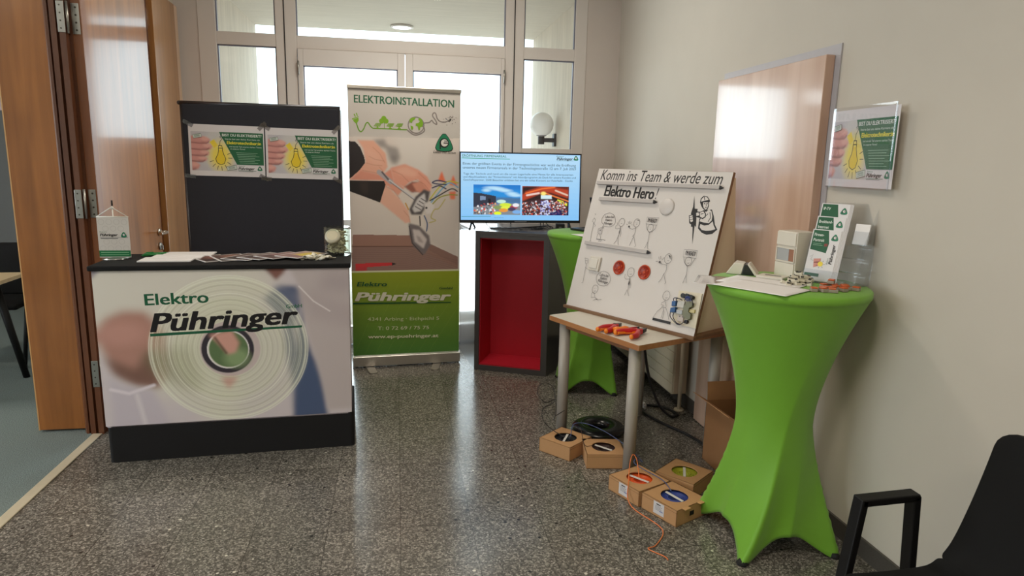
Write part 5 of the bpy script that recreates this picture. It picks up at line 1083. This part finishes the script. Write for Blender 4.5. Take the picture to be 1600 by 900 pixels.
# ------------------------------------------------------------------ things on the front green table
TZ = 1.1012
fb_ = thing('fuse_box', 'white surface-mounted fuse box with grey and brown window', 'fuse box', (1.60, 2.486, TZ), math.radians(-3))
FC = M('fusebox_white', (216, 210, 198), .4, var=.015)
bx_ = MB()
w_, d_, h_ = .115, .10, .195
bx_.box((-w_ / 2, -.0, 0), (w_ / 2, d_, h_), bev=.003).box((-w_ / 2 + .003, -.006, .135), (w_ / 2 - .003, .001, h_ - .004), bev=.002).box((-w_ / 2 + .003, -.006, .004), (w_ / 2 - .003, .001, .062), bev=.002)
bx_.build('housing', FC, fb_)
MB().box((-.048, -.004, .072), (.020, .001, .122)).build('grey_blank', M('fuse_grey', (168, 170, 172), .4), fb_); MB().box((.0205, -.0035, .072), (.050, .001, .122)).build('brown_opening', M('fuse_brown', (150, 106, 84), .5), fb_)
MB().box((-.052, -.0062, .066), (.053, -.001, .0715)).box((-.052, -.0062, .1225), (.053, -.001, .128)).box((-.054, -.0062, .066), (-.0485, -.001, .128)).box((.0505, -.0062, .066), (.0545, -.001, .128)).build('window_rim', FC, fb_)
fb_.rotation_euler.z = math.radians(-80); fb_.location = (1.614, 2.541, TZ)
# loose papers
def sheet(lab, x, y, rz, z, w, h, curl=0, col=WPAP, name='paper_sheet'):
    vs = []; fs = []; n_ = 10
    for j in range(n_ + 1):
        for i in range(n_ + 1):
            u, v = i / n_, j / n_; vs.append(((u - .5) * w, (v - .5) * h, curl * max(0, u - .55) ** 2 * 4 * (1 - v) + .0006))
    for j in range(n_):
        for i in range(n_): k = j * (n_ + 1) + i; fs.append([k, k + 1, k + n_ + 2, k + n_ + 1])
    o = MB().add(vs, fs, I4, 0, True).build(name, col, None, (x, y, z), rz); md = o.modifiers.new('sheet_thickness', 'SOLIDIFY'); md.thickness = .0005
    return tag(o, lab, 'paper', 'papers on the front green table')
SLEEVE = M('glossy_sleeve', (208, 200, 198), .12, coat=1, var=.12, scale=9)
sheet('glossy plastic sleeve under the white sheets at the table rim', 1.335, 2.44, math.radians(60), TZ + .0002, .22, .30, 0, SLEEVE, 'plastic_sleeve')
sheet('white sheet nearest the fuse box on the front green table', 1.44, 2.41, math.radians(38), TZ + .0016, .21, .297)
sheet('white sheet overhanging the front rim of the green table', 1.375, 2.305, math.radians(32), TZ + .0032, .21, .297)
dv = thing('flush_box', 'white and black device with slanted faces by the sloping board', 'device', (1.435, 2.665, TZ), math.radians(-35))
dv.location = (1.475, 2.64, TZ)
MB().prism([(-.062, .0), (.002, .0), (.012, .048), (-.028, .052)], -.04, .04, Matrix(((1, 0, 0, 0), (0, 0, -1, 0), (0, 1, 0, 0), (0, 0, 0, 1))), bev=.003).build('white_cover', FC, dv)
MB().prism([(.0025, .0), (.055, .0), (.024, .044), (.013, .046)], -.038, .038, Matrix(((1, 0, 0, 0), (0, 0, -1, 0), (0, 1, 0, 0), (0, 0, 0, 1))), bev=.002).build('black_insert', M('insert_dark_green', (26, 34, 28), .35, var=.4, scale=80), dv)
MB().prism([(.058, .0), (.068, .004), (.032, .05), (.024, .047)], -.042, .042, Matrix(((1, 0, 0, 0), (0, 0, -1, 0), (0, 1, 0, 0), (0, 0, 0, 1))), bev=.001).build('rear_cover', FC, dv)
fr_ = thing('switch_frame', 'flat white switch frame with dark slot before the fuse box', 'switch frame', (1.545, 2.515, TZ), math.radians(-50))
MB().box((-.055, -.04, 0), (.055, .04, .012), bev=.003).build('frame_plate', FC, fr_); MB().box((-.03, -.006, .0118), (.035, .008, .0128)).build('slot', M('insert_dark_green', (26, 34, 28), .35), fr_)
# heap of white and grey terminals, small orange ones in front
rr_ = random.Random(12); WG = M('terminal_cream', (214, 208, 190), .35, var=.06); GY = M('terminal_lever_grey', (52, 54, 50), .4); OL = M('terminal_orange', (200, 92, 40), .35)
t0 = thing('cable_terminal', 'white and grey lever terminal in the heap before the fuse box', 'terminal', group='white terminals heaped on the green table')
MB().box((-.014, -.009, 0), (.014, .009, .012), bev=.002).build('terminal_body', WG, t0); MB().box((-.010, -.007, .0122), (.0, .007, .0145)).box((.0141, -.006, .003), (.0148, .006, .009)).build('lever', GY, t0)
k = 0; lay = [(13, 0, .055), (9, .0125, .042), (5, .025, .026), (2, .0375, .01)]
for cnt, zz, rad_ in lay:
    for i in range(cnt):
        a = 2.399 * k; r = rad_ * math.sqrt((i + .5) / cnt); pos = (1.575 + r * math.cos(a) * 1.25, 2.375 + r * math.sin(a) * .85, TZ + zz)
        m_ = T(*pos, rr_.uniform(-.3, .3), rr_.uniform(-.3, .3), rr_.uniform(0, 6.28))
        if k == 0: t0.matrix_world = m_
        else: dup(t0, mat=m_)
        k += 1
t1 = thing('cable_terminal', 'clear grey terminal with orange lever along the front rim of the green table', 'terminal', group='orange terminals on the green table')
MB().box((-.017, -.012, 0), (.017, .012, .012), bev=.002).build('terminal_body', M('terminal_clear', (150, 140, 130), .25), t1); MB().box((-.016, -.011, .0122), (.009, .011, .017), bev=.0015).build('lever', OL, t1)
for i, (x, y, z_) in enumerate(((1.545, 2.23, 0), (1.575, 2.215, 0), (1.605, 2.20, 0), (1.63, 2.235, 0), (1.66, 2.22, 0), (1.69, 2.245, 0), (1.72, 2.23, 0), (1.66, 2.265, 0), (1.64, 2.30, 0), (1.675, 2.295, 0), (1.655, 2.285, .0185), (1.71, 2.275, 0), (1.60, 2.24, 0))):
    m_ = T(x, y, TZ + z_, 0, 0, rr_.uniform(0, 6.28))
    if i == 0: t1.matrix_world = m_
    else: dup(t1, mat=m_)
# clear leaflet stand with tiers, leaning back
LS = thing('leaflet_stand', 'clear acrylic leaflet stand with three tiers by the wall', 'leaflet stand', (1.765, 2.402, TZ), math.radians(-60)); ACR = glass('acrylic', (.96, .97, .98), 1.2)
LEAN = math.radians(15)
def tier(y, z): return T(0, y, z, -LEAN)
TIERS = ((-.085, .004), (-.058, .056), (-.031, .108)); SWD = .106
st = MB().box((-SWD, -.022, .0), (SWD, -.0195, .325), T(0, .018, 0, -LEAN)).box((-SWD, -.09, 0), (SWD, .04, .003))
for (y, z) in TIERS:
    m_ = tier(y, z); st.box((-SWD, -.004, 0), (SWD, -.0015, .05), m_).box((-SWD, -.0015, 0), (SWD, .024, .0025), m_)
for x in (-SWD - .002, SWD): st.prism([(-.092, 0), (.04, 0), (.082, .315), (.06, .315), (-.05, .16), (-.075, .06)], x, x + .002, Matrix(((0, 0, 1, 0), (1, 0, 0, 0), (0, 1, 0, 0), (0, 0, 0, 1))))
st.build('acrylic_body', ACR, LS)
pk = MB().box((.04, -.006, .0), (.104, -.004, .055), tier(-.004, .16)).box((.04, -.006, 0), (.104, .012, .002), tier(-.004, .16)); pk.build('card_pocket', ACR, LS)
MB().box((.044, -.003, .003), (.099, .008, .085), tier(-.004, .16)).build('blank_cards', WPAP, LS)
LM = LS.matrix_basis.copy() if False else (Matrix.Translation((1.765, 2.402, TZ)) @ Matrix.Rotation(math.radians(-60), 4, 'Z'))
def leaflet_art(head, sub, w, h):
    A = Art(); A.poly([(0, 0), (w, 0), (w, h), (0, h)], (222, 220, 222)); A.poly([(.004, h - .003), (w * .56, h - .003), (w * .66, h * .74), (w * .62, h * .55), (.004, h * .60)], (18, 86, 52))
    for i, s_ in enumerate(head): A.text(s_, (.010, h * .87 - i * .022), (.012 + .0053 * len(s_), h * .87 - i * .022), .0115, (232, 238, 232), .01)
    A.line([(.012, h * .72), (w * .4, h * .72)], .0012, (160, 200, 170)); A.line([(.012, h * .69), (w * .45, h * .69)], .0012, (160, 200, 170)); A.poly([(w * .5, h * .73), (w * .62, h * .735), (w * .62, h * .68), (w * .5, h * .675)], (130, 60, 52))
    emblem(A, (w * .82, h * .86), w * .14)
    x, y = w * .90, h * .40; A.text('Pühringer', (w * .9, h * .34), (w * .9, h * .73), .013, INK, .03, .25); A.text('Elektro', (w * .76, h * .34), (w * .76, h * .46), .006, GREEN)
    A.poly([(w * .25, h * .42), (w * .5, h * .44), (w * .52, h * .30), (w * .3, h * .25)], (206, 140, 128)); A.poly([(w * .28, h * .36), (w * .48, h * .38), (w * .46, h * .35), (w * .28, h * .335)], (150, 84, 76)); A.disc((w * .52, h * .33), w * .09, (238, 214, 70), 16)
    for k in range(7): A.line([(w * .52 + w * .11 * math.cos(k * .9), h * .33 + w * .11 * math.sin(k * .9)), (w * .52 + w * .16 * math.cos(k * .9), h * .33 + w * .16 * math.sin(k * .9))], .0012, INK)
    A.line([(w * .1, h * .45), (w * .2, h * .5), (w * .15, h * .4), (w * .25, h * .38)], .001, (110, 110, 110)); A.poly([(.004, h * .08), (w * .55, h * .08), (w * .55, h * .14), (.004, h * .14)], (34, 90, 66))
    return A
lw, lh = .115, .21
def stack(head, tier_yz, n_, lab0, grp):
    root = None
    for k in range(n_):
        m_ = LM @ T(-.104, tier_yz[0] + .0005 + .0021 * k, tier_yz[1] + .005, -LEAN)
        if k == 0:
            A = leaflet_art(head, '', lw, lh); o = A.build('leaflet', PAPER, None, frame((0, 0, 0), (1, 0, 0), (0, 0, 1)), MB().box((0, 0, -.0016), (lw, lh, -.0002)), [WPAP]); o.matrix_world = m_ ; root = o
            tag(o, lab0[0], 'leaflet', grp)
        else:
            o = root.copy(); COL.objects.link(o); o.matrix_world = m_ @ T(.0035 * k, 0, -.0012 * (k % 2)); o['label'] = lab0[1]
stack(['Firmen-', 'Portrait'], TIERS[0], 6, ('front leaflet of the lowest tier, green heading and hand with bulb', 'white leaflet stacked behind the front leaflet of the lowest tier'), 'leaflets in the lowest tier')
stack(['Breitband-', 'Internet'], TIERS[1], 5, ('front leaflet of the middle tier of the clear stand', 'white leaflet stacked behind the front leaflet of the middle tier'), 'leaflets in the middle tier')
stack(['IP-TV'], TIERS[2], 4, ('front leaflet of the topmost tier of the clear stand', 'white leaflet stacked behind the front leaflet of the topmost tier'), 'leaflets in the topmost tier')

# ------------------------------------------------------------------ framed poster in a bent acrylic sleeve on the right wall
SP = thing('wall_poster', 'light bulb poster in clear acrylic sleeve on the wall', 'poster', mat=frame((XW, 2.655, 1.485), (0, -1, 0), (0, 0, 1)))   # local x towards the camera along the wall, y up, z into the hall
pw, ph = .412, .31
TLT = T(0, 0, .022, 0, -.035, 0)
bulb_poster(pw, ph).build('sheet', PAPER, SP, TLT @ T(.004, 0, 0), MB().box((0, 0, -.0006), (pw, ph, 0)), [WPAP])
# sleeve: two clear panes, the free end bent outwards
prof = [(p.x, p.y) for p in spline([(-.006, .012, 0), (.004, .022, 0), (.03, .0285, 0), (.2, .034, 0), (.38, .0405, 0), (.405, .0455, 0), (.42, .054, 0)], 8)]
mb = MB(); vs = [(x, y, z) for x, z in prof for y in (-.006, ph + .012)]
mb.add(vs, [[2 * i, 2 * i + 2, 2 * i + 3, 2 * i + 1] for i in range(len(prof) - 1)], I4, 0, False)
sl = mb.build('acrylic_sleeve', glass('acrylic_sleeve_clear', (.97, .97, .98), 1.3), SP); md = sl.modifiers.new('pane_thickness', 'SOLIDIFY'); md.thickness = .0015
for x in (.08, .33): MB().box((x - .02, ph - .05, .0004), (x + .02, ph - .02, .016)).build('adhesive_pad', WPAP, SP)

# ------------------------------------------------------------------ black armchair at the edge of the picture
CH = thing('armchair', 'black upholstered armchair with flat metal arm loops by the right wall', 'chair', (1.42, 1.22, 0)); BFAB = M('black_seat_fabric', (11, 11, 12), .8, var=.2, scale=120, bump=.05, spec=.25); BMET = M('black_powder_metal', (13, 13, 14), .5, spec=.3)
def shell(pts, y0, y1, th, name, r):
    """bent upholstered shell: side line pts (x, z) swept across the chair's width, rounded rim"""
    P_ = [(p.x, p.y) for p in spline([(*p, 0) for p in pts], 8)]; n_ = len(P_); vs = []; fs = []; W_ = 14
    for i, (x, z) in enumerate(P_):
        a = P_[max(0, i - 1)]; b__ = P_[min(n_ - 1, i + 1)]; d_ = Vector((b__[0] - a[0], b__[1] - a[1])).normalized(); nn = Vector((-d_.y, d_.x))
        t_ = min(i, n_ - 1 - i) / (n_ - 1); 
        for k in range(W_ + 1):
            v = k / W_; ins = 0
            e_ = min(i, n_ - 1 - i); rr = r * (1 - min(1, e_ / 4)) ** 2
            yy = y0 + rr + (y1 - y0 - 2 * rr) * v
            vs.append((x, yy, z))
    for i in range(n_ - 1):
        for k in range(W_): q_ = i * (W_ + 1) + k; fs.append([q_, q_ + 1, q_ + W_ + 2, q_ + W_ + 1])
    o = MB().add(vs, fs, I4, 0, True).build(name, BFAB, CH); md = o.modifiers.new('padding', 'SOLIDIFY'); md.thickness = th; md.offset = 0
    bv = o.modifiers.new('soft_rim', 'BEVEL'); bv.width = th * .35; bv.segments = 3; return o
shell([(-.25, .45), (-.13, .445), (0, .448), (.05, .458), (.085, .485)], -.24, .24, .04, 'seat', .03)
shell([(.07, .475), (.11, .53), (.148, .63), (.183, .75), (.212, .868)], -.24, .24, .03, 'backrest', .05)
for y in (-.285, .285):
    lp = MB()
    pts = [(-.235, .0), (-.165, .655), (.0, .662), (.045, .0)]
    def bar(a, b__, w_=.02, t_=.022):
        a = Vector((a[0], y, a[1])); b__ = Vector((b__[0], y, b__[1])); d_ = b__ - a; lp.box((0, -w_, -t_ / 2), (d_.length, w_, t_ / 2), frame(tuple(a), tuple(d_), (0, 1, 0)), bev=.004)
    bar(pts[0], (-.163, .665)); bar((-.172, .6545), (.007, .6605)); bar((-.001, .665), pts[3])
    lp.build('arm_loop', BMET, CH)
MB().box((-.13, -.285, .40), (-.09, .285, .42), bev=.003).box((.02, -.285, .40), (.06, .285, .42), bev=.003).box((-.12, -.1, .40), (.05, .1, .43)).build('seat_frame', BMET, CH)

# ------------------------------------------------------------------ table and chair in the carpeted room
TB = thing('conference_table', 'pale wood topped table with black splayed legs in the carpeted room', 'table', (-3.12, 4.68, 0), .05); PALE = wood('pale_table_top', (196, 172, 132), (220, 198, 160), .4, .2, axis=0)
MB().prism(rrect(-.585, -.37, .585, .37, .02), .705, .73, bev=.002).build('table_top', PALE, TB)
for x in (-1, 1):
    for y in (-1, 1): MB().tube([(x * .44, y * .24, .704), (x * .56, y * .265, 0)], [.026, .021], 12).build('leg', BMET, TB)
    MB().box((x * .44 - .015, -.25, .675), (x * .44 + .015, .25, .7045)).build('cross_bar', BMET, TB)
RC = thing('side_chair', 'black chair with splayed legs behind the pale table', 'chair', (-2.97, 5.42, 0), math.radians(6))
MB().box((-.23, -.22, .425), (.23, .22, .47), bev=.018, seg=3, smooth=True).build('seat', BFAB, RC)
bk = MB().box((-.23, -.018, 0), (.23, .018, .40), T(0, .205, .47, -.12), bev=.015, seg=3, smooth=True); bk.build('backrest', BFAB, RC)
for x in (-1, 1):
    MB().tube([(x * .245, -.02, .66), (x * .25, -.25, 0)], .014, 10).build('leg', BMET, RC); MB().tube([(x * .245, .02, .66), (x * .25, .30, 0)], .014, 10).build('leg', BMET, RC)
    MB().tube([(x * .245, -.05, .655), (x * .245, .20, .66)], .014, 10).tube([(x * .245, -.11, .40), (x * .245, .14, .40)], .010, 8).build('arm_bar', BMET, RC)
